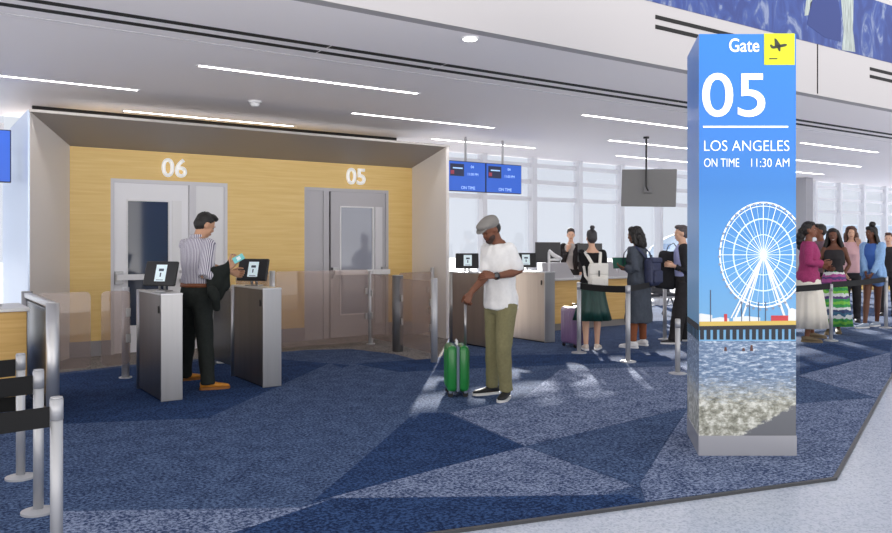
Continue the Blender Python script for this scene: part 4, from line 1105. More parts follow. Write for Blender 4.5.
def hair(f, m, kind='short', name='hair'):
    bm = bmesh.new(); s = f.s; k = 1.0 if f.sex == 'm' else .95
    def E(c, r): ell(bm, f.Hd(*c), (r[0]*s, r[1]*s, r[2]*s), f.R)
    wr, ws = .004, 60
    E((0, -.018, .040), (.080*k, .095, .088)); E((0, -.040, .0), (.077*k, .075, .085))
    if kind == 'short':
        E((0, .045, .095), (.060, .050, .032)); E((.02, .03, .098), (.05, .05, .03))
    elif kind == 'crop': bm.free(); bm = bmesh.new(); E((0, -.040, -.005), (.079*k, .070, .075))
    elif kind == 'bun':
        E((0, -.050, .150), (.036, .036, .032)); E((0, .03, .085), (.062, .05, .036))
    elif kind == 'tied':
        E((0, .035, .088), (.066, .05, .036)); E((0, -.12, -.02), (.035, .04, .05))
    elif kind in ('long', 'locks'):
        E((0, .030, .086), (.070, .055, .040))
        n = 26 if kind == 'locks' else 16
        for i in range(n):
            t = PI*(0.04+0.92*i/(n-1)); x, y = .088*k*math.cos(t), -.088*math.sin(t)
            L_ = (.44 if kind == 'locks' else .40)+.05*math.sin(i*2.3)
            nb = f.B(0, 0, 1.42)
            p0 = f.Hd(x*.8, y*.6+.01, .06); p1 = f.Hd(x*1.08, y-.005, -.05)
            out = f.R @ V((x, y, 0)); out.z = 0; out = out.normalized()
            p2 = p1+out*.035*s-V((0, 0, .12*s)); p3 = p2+out*.035*s-V((0, 0, (L_-.12)*s))
            w = (.012 if kind == 'locks' else .031)*s
            tube(bm, [p0, p1, p2, p3], [w, w*1.15, w*1.15, w*.6], 8)
    elif kind == 'curly':
        wr, ws = .014, 42
        E((0, -.03, .03), (.10, .105, .10)); E((0, -.07, -.06), (.115, .085, .10)); E((0, -.075, -.14), (.12, .08, .085)); E((0, .02, .085), (.08, .06, .045)); E((.09, -.02, -.07), (.035, .05, .09)); E((-.09, -.02, -.07), (.035, .05, .09))
    elif kind == 'afro_tail':
        E((0, .03, .085), (.068, .05, .036)); wr = .008
        for i, (y, z, r) in enumerate(((-.10, -.02, .06), (-.12, -.09, .065), (-.125, -.17, .06), (-.12, -.25, .05))):
            c = f.Hd(0, -.06, .0)+f.R @ V((0, (y+.06)*s, 0))+V((0, 0, z*s)); ell(bm, c, (r*s, r*s*.8, r*s))
    bm = remesh(bm, .007*s, 1, wr, ws)
    return obj(name, bm, m, f.root, flip=False)
def to_world(f, p): return f.inv.inverted() @ p
M_hair = mat('hair_black', (24, 20, 19), 0.55, noise_scale=70, noise_amt=0.5)
M_hairb = mat('hair_brown', (84, 54, 42), 0.55, noise_scale=70, noise_amt=0.4)
M_hairg = mat('hair_grey_black', (52, 50, 54), 0.55, noise_scale=70, noise_amt=0.4)
# ------------------------------------------------------------------ who stands there
SK_M = (196, 150, 120); SK_D = (122, 78, 58); SK_DD = (104, 66, 50); SK_L = (216, 172, 146)
def stripe_mat(name, base, line, scale, rough=0.8):
    m = mat(name, base, rough); nt = m.node_tree; b = nt.nodes['Principled BSDF']
    tc = nt.nodes.new('ShaderNodeTexCoord'); w = nt.nodes.new('ShaderNodeTexWave'); w.wave_type = 'BANDS'; w.bands_direction = 'X'
    w.inputs['Scale'].default_value = scale; w.inputs['Distortion'].default_value = 0.6; w.inputs['Detail'].default_value = 1
    mp = nt.nodes.new('ShaderNodeMapping'); mp.inputs['Rotation'].default_value = (0, 0, 0.35)
    r = nt.nodes.new('ShaderNodeValToRGB'); r.color_ramp.elements[0].position = .42; r.color_ramp.elements[0].color = lin(line); r.color_ramp.elements[1].position = .6; r.color_ramp.elements[1].color = lin(base)
    nt.links.new(tc.outputs['Object'], mp.inputs[0]); nt.links.new(mp.outputs[0], w.inputs['Vector']); nt.links.new(w.outputs['Fac'], r.inputs['Fac']); nt.links.new(r.outputs['Color'], b.inputs['Base Color'])
    return m
def cloth(name, c, amt=.12, sc=40, rough=.85): return mat(name, c, rough, spec=.2, noise_scale=sc, noise_amt=amt)

# --- man in striped shirt at the kiosks
A = figure('man in striped shirt and dark trousers holding a phone between two kiosks', 197, 388, 1.80, 50, 'm', SK_M, lean=.01, pitch=26, yaw=22,
  feet={'R': (208, 389.5, 84), 'L': (185, 380.5, 66)},
  arms={'R': dict(wr=(231, 267, -.13), el=(204, 282, -.24), dir=(.55, .1, .8), palm=(-.3, .9, .2), thumb=(-.6, .3, .2), curl=.7),
        'L': dict(wr=(231, 272, .12), curl=.6)})
top(A, stripe_mat('shirt_stripes', (214, 210, 217), (112, 108, 128), 19), hem=1.03, neck=1.475, ease=.026, sleeve=.60, sl_ease=.022, name='shirt')
tr = pants(A, cloth('trouser_charcoal', (42, 46, 44)), waist=1.02, ease=.014, leg=.024, hem=.05)
bm = bmesh.new(); loft(bm, tor_rings(A, 1.0, 1.036, .026), 26); obj('belt', bm, mat('belt_tan', (128, 74, 44), .5), A.root)
bm = bmesh.new(); loft(bm, [(A.B(0, -.016, 1.455), A.rt*.075, A.fw*.07), (A.B(0, -.012, 1.50), A.rt*.066, A.fw*.066), (A.B(0, -.010, 1.515), A.rt*.062, A.fw*.062)], 20); obj('collar', bm, MATS['shirt_stripes'], A.root)
shoes(A, mat('shoe_tan', (206, 136, 46), .5, noise_scale=20, noise_amt=.15), mat('sole_tan', (150, 96, 40), .6))
hair(A, M_hair, 'short')
# phone
ph = thing('phone', 'teal phone with a white display held up by the striped shirt man', 'phone', D(238.5, 258.5, A.Y-.13), -YAW)
R0 = Matrix.Rotation(-0.55, 3, 'Y') @ Matrix.Rotation(0.9, 3, 'X')
R0 = Matrix.Rotation(math.radians(58), 3, 'Y') @ Matrix.Rotation(math.radians(-30), 3, 'X')
bm = bmesh.new(); rbox(bm, V((0, 0, 0)), V((.062, .009, .118)), .004, R0); obj('case', bm, mat('phone_teal', (120, 206, 206), .4), ph)
bm = bmesh.new(); rbox(bm, V((0, -.0045, 0)), V((.034, .003, .042)), .001); bm = moved(bm, R0.to_4x4()); obj('label_patch', bm, mat('phone_white', (232, 246, 246), .3), ph)
# jacket over his forearm: a doubled fold of cloth hanging both sides
jk = thing('jacket', 'dark jacket folded over the forearm of the striped shirt man', 'jacket', A.root.location, A.root.rotation_euler.z)
bm = bmesh.new()
a_, b_ = A.PX(208, 277, -.21), A.PX(229.5, 266, -.12)
d_ = (b_-a_); up = V((0, 0, 1)); sd_ = V((d_.y, -d_.x, 0)).normalized()
if sd_.y > 0: sd_ = -sd_
rings = []
for k in range(9):
    t = k/8; c = a_.lerp(b_, t)
    drop = (.235, .29, .33, .355, .35, .33, .27, .26, .26)[k]
    w = (.045, .06, .07, .078, .078, .075, .07, .066, .05)[k]
    rings.append((c+V((0, 0, .055-drop*.5)), up*(drop*.5+.01), sd_*w))
loft(bm, rings, 28, lambda i, t: 1+.10*math.sin(3*t+i*.9)+.05*math.sin(7*t+i*1.7))
bm = remesh(bm, .011, 2, .016, 14); obj('folded_cloth', bm, cloth('jacket_black_green', (32, 36, 34)), jk, flip=False)
bm = bmesh.new(); c_, e_ = A.PX(212, 290, -.30), A.PX(217, 308, -.27); tube(bm, [c_, c_.lerp(e_, .5)+V((.01, -.03, 0)), e_], [.05, .045, .04], 14); bm = remesh(bm, .01, 2, .012, 16); obj('sleeve', bm, MATS['jacket_black_green'], jk, flip=False)

# --- man in white shirt with the green suitcase
B_ = figure('man in white shirt, khaki trousers and grey flat cap checking his watch', 500, 398, 1.75, 226, 'm', SK_D, lean=.03, pitch=34, yaw=6, shw=.148,
  feet={'R': (492, 394, 242), 'L': (506, 399, 196)},
  arms={'L': dict(wr=(491.5, 277, -.30), el=(519, 272, -.12), dir=(-1, -.1, .12), palm=(0, .7, -.6), thumb=(0, -.2, 1), curl=.45),
        'R': dict(wr=(470.5, 293, -.16), el=(486, 276, -.10), dir=(-.35, -.1, -.9), palm=(.2, .9, -.3), thumb=(-.8, -.3, .1), curl=1.05)})
top(B_, cloth('tee_white', (236, 234, 232), .03), hem=.90, neck=1.455, ease=.024, sleeve=.36, sl_ease=.014, name='t_shirt', wrinkle=.012, flare=[(.845, .182, .140), (.90, .184, .140)])
pants(B_, cloth('khaki', (132, 126, 92), .08), waist=.98, ease=.012, leg=.018, hem=.075)
shoes(B_, mat('shoe_black', (24, 24, 26), .6), mat('sole_white', (226, 224, 220), .6))
s = B_.s
hair(B_, M_hair, 'crop')
bm = bmesh.new()
for c, r in (((0, -.010, .066), (.094, .112, .058)), ((0, -.03, .045), (.092, .094, .062)), ((0, .045, .072), (.085, .07, .040))): ell(bm, B_.Hd(*c), tuple(x*s for x in r), B_.R)
bm = remesh(bm, .009, 2); cp = obj('flat_cap', bm, cloth('cap_grey_tweed', (138, 134, 130), .3, 160), B_.root, flip=False)
bm = bmesh.new(); loft(bm, [(B_.Hd(0, .085, .055), B_.R @ V((.068, 0, 0)), B_.R @ V((0, .045, -.012))), (B_.Hd(0, .088, .045), B_.R @ V((.07, 0, 0)), B_.R @ V((0, .048, -.012)))], 24); obj('peak', bm, MATS['cap_grey_tweed'], cp)
bm = bmesh.new()
for c, r in (((0, .062, -.085), (.040, .038, .034)), ((.04, .045, -.06), (.022, .035, .032)), ((-.04, .045, -.06), (.022, .035, .032))): ell(bm, B_.Hd(*c), tuple(x*s*1.02 for x in r), B_.R)
bm = remesh(bm, .008, 1); obj('beard', bm, mat('beard_dark', (58, 38, 30), .7), B_.root, flip=False)
w_ = B_.wr['L']; dv = (B_.wr['L']-B_.el['L']).normalized()
bm = bmesh.new(); tube(bm, [w_-dv*.034, w_-dv*.008], .035, 18, cap=False); wa = obj('watch_strap', bm, M_black, B_.root)
bm = bmesh.new(); q_ = w_-dv*.02+V((0, -.034, .008)); rbox(bm, q_, V((.036, .014, .044)), .005); obj('watch_face', bm, mat('watch_dark', (36, 38, 42), .2), wa)

# --- woman with white backpack
C_ = figure('woman in black top and green skirt wearing a white backpack', 592, 350, 1.66, 352, 'f', SK_L, pitch=2, yaw=-8,
  feet={'R': (597, 349.5, 10), 'L': (586, 350, 350)},
  arms={'R': dict(wr=(599, 263, .26), hint=(.2, -.8, -.6)), 'L': dict(wr=(588, 262, .28), hint=(-.2, -.8, -.6))})
top(C_, cloth('top_black', (30, 29, 31)), hem=.98, neck=1.415, ease=.02, sleeve=.94, sl_ease=.02, name='top')
skirt(C_, mat('skirt_green', (22, 62, 56), .45, noise_scale=8, noise_amt=.25, stretch=(6, 6, .5)), [(1.06, .140, .105), (1.0, .155, .118), (.90, .18, .14), (.75, .205, .17), (.60, .235, .195), (.44, .275, .225)], 8, .06)
shoes(C_, mat('shoe_cream', (220, 206, 192), .6), M_white)
hair(C_, M_hairg, 'bun')
def local_rot(f): return math.atan2(f.fw.x, f.fw.y)
def on_back(f, name, label, cat, c, rz=0.0):
    r = thing(name, label, cat, to_world(f, c), f.root.rotation_euler.z-local_rot(f)+rz); return r
bp = on_back(C_, 'backpack', 'small white leather backpack on the back of the woman in green skirt', 'backpack', C_.B(.06, -.19, 1.06))
M_bpw = mat('leather_white', (232, 228, 220), .45)
bm = bmesh.new(); rbox(bm, V((0, 0, .02)), V((.27, .12, .32)), .045); obj('body', bm, M_bpw, bp)
bm = bmesh.new(); rbox(bm, V((0, -.05, .12)), V((.26, .05, .16)), .022, Matrix.Rotation(.1, 3, 'X')); obj('flap', bm, M_bpw, bp)
bm = bmesh.new(); rbox(bm, V((0, -.065, -.06)), V((.20, .04, .13)), .016); obj('pocket', bm, M_bpw, bp)
bm = bmesh.new(); box(bm, (-.008, -.09, .02), (.012, -.075, .10)); obj('buckle', bm, M_black, bp)
iv = bp.matrix_basis.inverted()
def strap(f, bag, m, pts, w=.022, name='strap'):
    bm = bmesh.new(); iv = (Matrix.Translation(bag.location) @ Matrix.Rotation(bag.rotation_euler.z, 4, 'Z')).inverted()
    tube(bm, [iv @ to_world(f, f.B(*p)) for p in pts], [(w, .006)]*len(pts), 10, ref=(1, 0, 0)); return obj(name, bm, m, bag)
strap(C_, bp, M_bpw, [(.02, -.15, 1.20), (-.055, -.135, 1.33), (-.105, -.06, 1.425), (-.12, .04, 1.435), (-.12, .11, 1.36), (-.12, .14, 1.2)])
strap(C_, bp, M_bpw, [(.09, -.15, 1.20), (.10, -.135, 1.33), (.115, -.06, 1.425), (.12, .04, 1.435), (.12, .11, 1.36), (.12, .14, 1.2)])
strap(C_, bp, M_bpw, [(-.05, -.17, 1.0), (-.115, -.15, 1.08), (-.13, -.10, 1.22)], .018)

# --- woman in long grey coat
D_ = figure('woman in long grey coat with curly hair holding a green folder', 638, 347, 1.71, 298, 'f', SK_D, pitch=10, yaw=-12,
  feet={'R': (643, 345.5, 300), 'L': (633, 348, 288)},
  arms={'L': dict(wr=(626, 268, -.12), el=(636, 271, -.18), dir=(-1, 0, .1), palm=(0, 0, 1), thumb=(0, -1, .3)), 'R': dict(wr=(627, 270, .22), dir=(-1, 0, .1), palm=(0, 0, 1), thumb=(0, 1, .3))})
top(D_, cloth('coat_slate', (74, 80, 90), .1), neck=1.46, ease=.034, sleeve=.95, sl_ease=.024, name='coat', hem=.92, wrinkle=.012,
    flare=[(.36, .235, .19), (.40, .238, .195), (.60, .225, .18), (.80, .212, .168)])
pants(D_, cloth('legging_brown', (140, 84, 58), .1), waist=.95, ease=.004, leg=.008, hem=.10, name='leggings', wrinkle=.002)
shoes(D_, mat('shoe_white', (238, 236, 236), .6), M_white, h=.09)
hair(D_, M_hair, 'curly')
fo = thing('folder', 'green folder in the hands of the woman in long grey coat', 'folder', D(622, 263, D_.Y+.05), -YAW)
bm = bmesh.new(); rbox(bm, V((0, 0, 0)), V((.26, .02, .17)), .004, Matrix.Rotation(-.5, 3, 'X')); obj('cover', bm, mat('folder_green', (24, 92, 74), .5), fo)
bm = bmesh.new(); rbox(bm, V((0, .012, .012)), V((.25, .01, .16)), .003, Matrix.Rotation(-.5, 3, 'X')); obj('pages', bm, M_white, fo)
bq = on_back(D_, 'backpack', 'navy backpack on the woman in long grey coat', 'backpack', D_.B(.05, -.21, 1.10))
M_navy = mat('nylon_navy', (46, 52, 82), .6, noise_scale=30, noise_amt=.2)
bm = bmesh.new(); rbox(bm, V((0, 0, 0)), V((.30, .15, .40)), .06); obj('body', bm, M_navy, bq)
bm = bmesh.new(); rbox(bm, V((0, -.08, -.07)), V((.23, .06, .18)), .025); obj('pocket', bm, M_navy, bq)
bm = bmesh.new(); rbox(bm, V((0, -.03, .16)), V((.27, .13, .08)), .03); obj('lid', bm, M_navy, bq)
bm = bmesh.new(); tube(bm, [(-.03, .02, .19), (-.02, .02, .23), (.02, .02, .23), (.03, .02, .19)], .007, 8); obj('grab_loop', bm, M_black, bq)
for sg in (-1, 1): strap(D_, bq, M_navy, [(.05+.06*sg, -.17, 1.27), (.11*sg, -.145, 1.37), (.12*sg, -.05, 1.46), (.125*sg, .06, 1.455), (.125*sg, .14, 1.36), (.13*sg, .165, 1.2)], .024)

# --- person in black at the pillar
E_ = figure('person in black jacket and lavender shirt raising a hand to the chin beside the pillar', 682, 343, 1.74, 262, 'm', SK_L, pitch=2, lean=.0,
  feet={'R': (687, 341, 265), 'L': (675, 344, 262)},
  arms={'R': dict(wr=(676.5, 255, .10), el=(681, 272, .12), dir=(-.2, 0, 1), palm=(.9, 0, .1), curl=.9), 'L': dict(wr=(674, 266, -.18), el=(685, 272, -.2), dir=(-1, 0, .25), palm=(0, .8, -.2), thumb=(0, 0, 1))})
top(E_, mat('shirt_lavender', (172, 178, 226), .8), hem=.93, neck=1.46, ease=.016, sleeve=0, name='shirt')
bm = bmesh.new()   # open jacket: shell over back and sides
ring = [(E_.B(0, -.045, z), E_.rt*(w+.026)*E_.s, E_.fw*(d+.01)*E_.s) for z, w, d, o in E_.tor if .86 < z < 1.44]
loft(bm, ring, 26)
for sd in 'RL':
    sh, el, wr = E_.sh[sd], E_.el[sd], E_.wr[sd]; tube(bm, [sh, sh.lerp(el, .5), el, el.lerp(wr, .85)], [.078, .070, .06, .048], 16, cap=False); ell(bm, sh, (.08,)*3)
bm = remesh(bm, .012, 2, .008); obj('jacket', bm, cloth('jacket_black', (44, 43, 46)), E_.root, flip=False)
pants(E_, cloth('trouser_black', (50, 48, 50)), waist=1.0, ease=.02, leg=.05, hem=.05)
shoes(E_, mat('shoe_dark', (44, 42, 44), .6), M_white)
hair(E_, mat('hair_short_grey', (78, 70, 72), .6, noise_scale=70, noise_amt=.4), 'short')
tb = thing('tote_bag', 'large black bag held behind the grey coat by the person in black', 'bag', to_world(E_, E_.PX(667, 270, .05)), -YAW)
bm = bmesh.new(); rbox(bm, V((0, 0, 0)), V((.30, .16, .56)), .05, Matrix.Rotation(.12, 3, 'Y')); bm2 = remesh(bm, .014, 2, .014, 9); obj('body', bm2, cloth('bag_black', (40, 40, 44)), tb, flip=False)
bm = bmesh.new(); tube(bm, [(-.02, 0, .24), (.02, 0, .36), (.10, 0, .40), (.17, 0, .30), (.16, .03, .18)], [(.018, .006)]*5, 8, ref=(0, 1, 0)); obj('strap', bm, M_black, tb)

# --- agent behind the desk
p_ = D(571, 300, 14.3); 
gpx = lambda x, Y: (x, HZ+F*EYE/Y)
F_ = figure('desk agent in dark blazer raising a hand to the ear behind the service desk', *gpx(571, 15.3), 1.77, 196, 'f', SK_L, pitch=4, yaw=-16,
  arms={'R': dict(wr=(567.5, 250, -.16), el=(563, 265, -.05), dir=(.1, 0, 1), palm=(.5, .7, 0), curl=.8), 'L': dict(wr=(581, 278, -.25))})
top(F_, mat('blouse_grey', (176, 170, 168), .8), hem=.95, neck=1.46, ease=.012, sleeve=0, name='blouse')
bm = bmesh.new()
for z, w, d, o in (): pass
ring = [(F_.B(0, -.04, z), F_.rt*(w+.03)*F_.s, F_.fw*(d+.012)*F_.s) for z, w, d, o in F_.tor if .86 < z < 1.42]
loft(bm, ring, 26)
for sd in 'RL':
    sh, el, wr = F_.sh[sd], F_.el[sd], F_.wr[sd]; tube(bm, [sh, sh.lerp(el, .5), el, el.lerp(wr, .9)], [.07, .06, .052, .042], 16, cap=False); ell(bm, sh, (.07,)*3)
for sg in (1, -1): tube(bm, [F_.B(.085*sg, .0, 1.42), F_.B(.10*sg, .075, 1.30), F_.B(.105*sg, .095, 1.15), F_.B(.11*sg, .09, 1.0)], [.04, .046, .045, .04], 12)
bm = remesh(bm, .012, 2, .006); obj('blazer', bm, cloth('blazer_dark', (46, 42, 44)), F_.root, flip=False)
pants(F_, MATS['trouser_black'], waist=1.0); shoes(F_, MATS['shoe_dark'])
hair(F_, mat('hair_dark_brown', (60, 48, 46), .6, noise_scale=70, noise_amt=.4), 'tied')

# --- group on the right
P4 = figure('woman in magenta sweater and long white skirt standing in profile', 808, 341, 1.80, 92, 'f', SK_D, pitch=-2, lean=.02,
  feet={'R': (807, 342, 95), 'L': (812, 338, 80)}, arms={'R': dict(wr=(822, 263, -.14), el=(808.5, 263, -.22), dir=(1, 0, -.1), palm=(0, .8, .3), thumb=(0, 0, 1)), 'L': dict(wr=(822, 266, .18))})
top(P4, mat('knit_magenta', (152, 50, 100), .9, noise_scale=60, noise_amt=.15), hem=.90, neck=1.46, ease=.032, sleeve=.92, sl_ease=.024, name='sweater', wrinkle=.010, flare=[(.86, .205, .17), (.92, .212, .176), (1.02, .19, .16)])
skirt(P4, mat('skirt_cream', (232, 226, 214), .85), [(1.02, .16, .13), (.90, .20, .18), (.70, .225, .22), (.45, .25, .255), (.20, .275, .285)], 10, .045)
shoes(P4, mat('shoe_olive', (120, 104, 80), .6)); hair(P4, M_hair, 'afro_tail')
def banded(name, bands, scale, dist):
    m = mat(name, (120, 120, 120), .8); nt = m.node_tree; b = nt.nodes['Principled BSDF']
    tc = nt.nodes.new('ShaderNodeTexCoord'); sp = nt.nodes.new('ShaderNodeSeparateXYZ'); nz = nt.nodes.new('ShaderNodeTexNoise'); nz.inputs['Scale'].default_value = 14; nz.inputs['Detail'].default_value = 2
    ma = nt.nodes.new('ShaderNodeMath'); ma.operation = 'MULTIPLY_ADD'; ma.inputs[1].default_value = dist
    mr = nt.nodes.new('ShaderNodeMapRange'); mr.inputs['From Min'].default_value = scale[0]; mr.inputs['From Max'].default_value = scale[1]
    rp = nt.nodes.new('ShaderNodeValToRGB'); rp.color_ramp.interpolation = 'CONSTANT'
    n = len(bands)
    for i, c in enumerate(bands):
        if i < 2: e = rp.color_ramp.elements[i]; e.position = i/n
        else: e = rp.color_ramp.elements.new(i/n)
        e.color = lin(c)
    nt.links.new(tc.outputs['Object'], sp.inputs[0]); nt.links.new(tc.outputs['Object'], nz.inputs['Vector']); nt.links.new(nz.outputs['Fac'], ma.inputs[0]); nt.links.new(sp.outputs['Z'], ma.inputs[2])
    nt.links.new(ma.outputs[0], mr.inputs['Value']); nt.links.new(mr.outputs[0], rp.inputs['Fac']); nt.links.new(rp.outputs['Color'], b.inputs['Base Color']); return m
P5 = figure('smiling woman in black top and long green and purple patterned skirt', 834, 334, 1.72, 184, 'f', SK_DD, pitch=2, tilt=4,
  feet={'R': (829, 334, 190), 'L': (838, 333, 176)}, arms={'R': dict(wr=(827, 268, -.14), hint=(.6, -.4, -.5)), 'L': dict(wr=(842, 277, -.05))})
top(P5, mat('top_black_plain', (34, 30, 34), .8), hem=1.02, neck=1.40, ease=.010, sleeve=0, name='top')
GRN, PUR, WHT, TEA, LIM, PNK = (58, 158, 84), (92, 70, 128), (222, 226, 226), (58, 104, 134), (124, 196, 74), (176, 84, 150)
skirt(P5, banded('skirt_pattern', [LIM, GRN, LIM, GRN, WHT, TEA, (60, 74, 110), WHT, GRN, LIM, GRN, PUR, WHT, LIM, GRN, LIM, (110, 60, 116), PNK, PUR, PNK, WHT, GRN, LIM, WHT, LIM], (.14, 1.24), .09), [(1.14, .128, .098), (1.05, .145, .115), (.95, .175, .14), (.75, .20, .16), (.45, .235, .20), (.14, .275, .24)], 9, .05)
bm = bmesh.new(); ell(bm, P5.Hd(0, .085, -.066), (.020, .009, .007), P5.R); obj('teeth', bm, mat('teeth_white', (236, 232, 226), .3), P5.root)
shoes(P5, MATS['shoe_olive']); hair(P5, M_hair, 'long')
P6 = figure('man mostly hidden behind the two women in long skirts', *gpx(821, 14.1), 1.82, 250, 'm', SK_D, feet=None)
top(P6, cloth('shirt_dusk', (120, 96, 104)), hem=.92, sleeve=.45, ease=.02); pants(P6, MATS['trouser_black']); shoes(P6, MATS['shoe_dark']); hair(P6, M_hair, 'short')
P7 = figure('woman in pink blouse and black trousers with a raised hand, standing further back', *gpx(851, 15.0), 1.80, 176, 'f', SK_L, pitch=2,
  arms={'L': dict(wr=(858, 244, -.15), el=(862, 258, -.05), dir=(-.1, 0, 1), palm=(-.3, -.9, 0), curl=.5), 'R': dict(wr=(846, 276, -.05))})
top(P7, mat('blouse_pink', (216, 172, 176), .8), hem=.90, neck=1.46, ease=.024, sleeve=.9, sl_ease=.02, name='blouse'); pants(P7, MATS['trouser_black'], waist=.98); shoes(P7, MATS['shoe_dark']); hair(P7, M_hairb, 'curly')
P8 = figure('young woman in pale denim jacket, blue top and denim shorts', 873, 327.5, 1.78, 208, 'f', SK_DD, pitch=4, yaw=26,
  feet={'R': (865, 328, 225), 'L': (877, 326, 205)}, arms={'R': dict(wr=(866, 277, -.18), hint=(.8, -.3, -.4), dir=(.2, -.3, -1)), 'L': dict(wr=(871, 277, -.24), hint=(-.8, -.2, -.4), dir=(-.5, -.3, -.8))})
top(P8, mat('top_blue', (62, 104, 182), .8), hem=.94, neck=1.45, ease=.014, sleeve=0, name='top')
bm = bmesh.new()
ring = [(P8.B(0, -.035, z), P8.rt*(w+.045)*P8.s, P8.fw*(d+.018)*P8.s) for z, w, d, o in P8.tor if .86 < z < 1.42]
loft(bm, ring, 26)
for sd in 'RL':
    sh, el, wr = P8.sh[sd], P8.el[sd], P8.wr[sd]; tube(bm, [sh, sh.lerp(el, .5), el, el.lerp(wr, .92)], [.078, .068, .058, .046], 16, cap=False); ell(bm, sh, (.078,)*3)
for sg in (1, -1): tube(bm, [P8.B(.10*sg, .0, 1.42), P8.B(.125*sg, .075, 1.30), P8.B(.135*sg, .08, 1.10), P8.B(.15*sg, .07, .92)], [.042, .046, .046, .04], 12)
bm = remesh(bm, .012, 2, .008); obj('denim_jacket', bm, cloth('denim_pale', (142, 178, 220), .1), P8.root, flip=False)
pants(P8, cloth('denim_shorts', (96, 128, 180), .12), waist=1.02, ease=.016, knee_cut=.36, name='shorts')
shoes(P8, mat('sneaker_blue_grey', (150, 164, 184), .6), M_white); hair(P8, M_hair, 'locks'); 
bm = bmesh.new(); ell(bm, P8.Hd(0, -.03, .15), (.055, .055, .05), P8.R); ell(bm, P8.Hd(.01, -.03, .12), (.05, .05, .03), P8.R); bm = remesh(bm, .008, 1, .006, 60); obj('hair_bun', bm, M_hair, P8.root, flip=False)
P9 = figure('man in dark clothes standing beyond the pale stanchion at the right picture edge', *gpx(889, 16.4), 1.70, 190, 'm', SK_L)
top(P9, cloth('coat_black_far', (48, 46, 48)), hem=.9, sleeve=.95, ease=.03); pants(P9, MATS['trouser_black']); shoes(P9, MATS['shoe_dark']); hair(P9, M_hairb, 'short')
# --- luggage
def suitcase(loc, rz, w, d, h, m, ms, label, handle, hm, grp=None):
    r = thing('suitcase', label, 'suitcase', loc, rz, grp)
    bm = bmesh.new(); rbox(bm, V((0, -d*.26, .05+h/2)), V((w, d*.48, h)), .045, seg=4); obj('front_shell', bm, m, r, smooth=True)
    bm = bmesh.new(); rbox(bm, V((0, d*.26, .05+h/2)), V((w, d*.48, h)), .045, seg=4); obj('rear_shell', bm, m, r, smooth=True)
    bm = bmesh.new(); rbox(bm, V((0, 0, .05+h/2)), V((w*.985, .03, h*.985)), .012); obj('zip_band', bm, ms, r)
    bm = bmesh.new(); 
    for k in range(-2, 3):
        for sg in (-1, 1): rbox(bm, V((k*w*.16, sg*d*.495, .05+h/2)), V((.016, .012, h*.78)), .004)
    rb = obj('shell_ribs', bm, m, r)
    for x in (-w*.38, w*.38):
        for y in (-d*.34, d*.34):
            bm = bmesh.new(); cyl(bm, (x-.012, y, .026), (x+.012, y, .026), .026, 18); wl = obj('wheel', bm, M_black, r)
            bm = bmesh.new(); rbox(bm, V((x, y, .05)), V((.04, .03, .03)), .006); obj('caster', bm, ms, wl)
    bm = bmesh.new(); tube(bm, [(-.05, 0, .05+h), (-.045, 0, .085+h), (.045, 0, .085+h), (.05, 0, .05+h)], .011, 10); obj('grab_handle', bm, hm, r)
    if handle:
        bm = bmesh.new(); y = d*.40
        for x in (-.035, .035): cyl(bm, (x, y, .05+h-.01), (x, y, handle-.02), .009, 12)
        th = obj('telescopic_handle', bm, M_steel, r)
        bm = bmesh.new(); rbox(bm, V((0, y, handle)), V((.11, .03, .035)), .012); obj('grip', bm, M_black, th)
    return r
p_ = G(456.5, 394.5)
M_green = mat('shell_green', (32, 126, 56), .3, coat=.3); M_seam = mat('zip_grey_blue', (104, 118, 134), .5)
suitcase(p_, -YAW-1.48, .34, .215, .44, M_green, M_seam, 'bright green hard suitcase with raised handle beside the man in white', .90, M_white)
p_ = G(575, 346.5)
suitcase(p_, -YAW-1.1, .36, .28, .52, mat('shell_purple', (118, 92, 134), .3, coat=.3), mat('zip_purple', (80, 62, 96), .5), 'purple hard suitcase beside the woman with white backpack', None, M_black)
# ------------------------------------------------------------------ light
W = bpy.data.worlds.new('daylight_fill'); SC.world = W; W.use_nodes = True
nt = W.node_tree; bg = nt.nodes['Background']
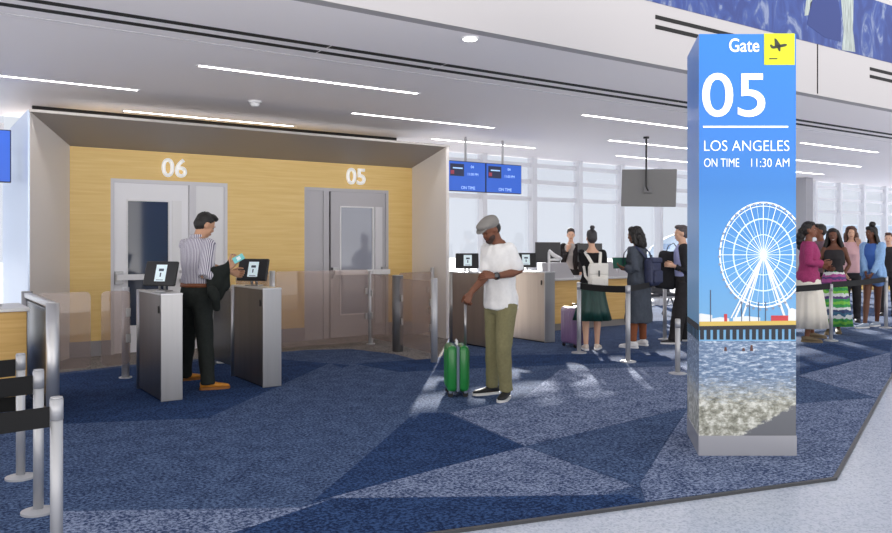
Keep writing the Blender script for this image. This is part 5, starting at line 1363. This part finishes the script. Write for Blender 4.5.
# pale sky; added glow behind the camera, strongest below the horizon, lights the ceiling
tc = nt.nodes.new('ShaderNodeTexCoord')
dp = nt.nodes.new('ShaderNodeVectorMath'); dp.operation = 'DOT_PRODUCT'; dp.inputs[1].default_value = tuple(-FV)
nt.links.new(tc.outputs['Generated'], dp.inputs[0])
mr = nt.nodes.new('ShaderNodeMapRange'); mr.inputs['From Min'].default_value = -0.1; mr.inputs['From Max'].default_value = 0.7
mr.inputs['To Min'].default_value = 0.0; mr.inputs['To Max'].default_value = 1.0; mr.clamp = True
nt.links.new(dp.outputs['Value'], mr.inputs['Value'])
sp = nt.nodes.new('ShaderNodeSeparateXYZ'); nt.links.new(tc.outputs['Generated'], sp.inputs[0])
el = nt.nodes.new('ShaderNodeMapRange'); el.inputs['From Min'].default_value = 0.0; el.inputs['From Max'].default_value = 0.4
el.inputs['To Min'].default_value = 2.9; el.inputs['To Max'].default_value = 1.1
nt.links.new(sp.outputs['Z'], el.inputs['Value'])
lo = nt.nodes.new('ShaderNodeMapRange'); lo.inputs['From Min'].default_value = -0.3; lo.inputs['From Max'].default_value = 0.0  # added fill from under the horizon
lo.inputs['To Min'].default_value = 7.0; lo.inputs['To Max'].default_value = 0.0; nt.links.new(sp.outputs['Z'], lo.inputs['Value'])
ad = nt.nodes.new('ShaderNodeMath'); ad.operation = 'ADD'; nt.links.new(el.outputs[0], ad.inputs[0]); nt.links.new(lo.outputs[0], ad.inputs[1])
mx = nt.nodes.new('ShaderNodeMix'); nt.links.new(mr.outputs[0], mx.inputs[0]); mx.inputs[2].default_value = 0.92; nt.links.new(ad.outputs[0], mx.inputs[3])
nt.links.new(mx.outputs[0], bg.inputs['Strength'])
cm = nt.nodes.new('ShaderNodeMix'); cm.data_type = 'RGBA'; nt.links.new(mr.outputs[0], cm.inputs['Factor'])
cm.inputs[6].default_value = lin((233, 239, 248)); cm.inputs[7].default_value = lin((243, 240, 238)); nt.links.new(cm.outputs[2], bg.inputs['Color'])
def sun_from(az_from, elev, energy, size):
    d = bpy.data.lights.new('sun', 'SUN'); d.energy = energy; d.angle = size; d.color = (1.0, 0.95, 0.86)
    o = bpy.data.objects.new('sun', d); COL.objects.link(o)
    v = V((az_from[0], az_from[1], 0)).normalized()*math.cos(elev)+V((0, 0, math.sin(elev)))
    o.rotation_euler = v.to_track_quat('Z', 'Y').to_euler(); o.location = v*30
    return o
sun_from((1.84, 2.31), math.radians(19), 11.0, math.radians(1.0))
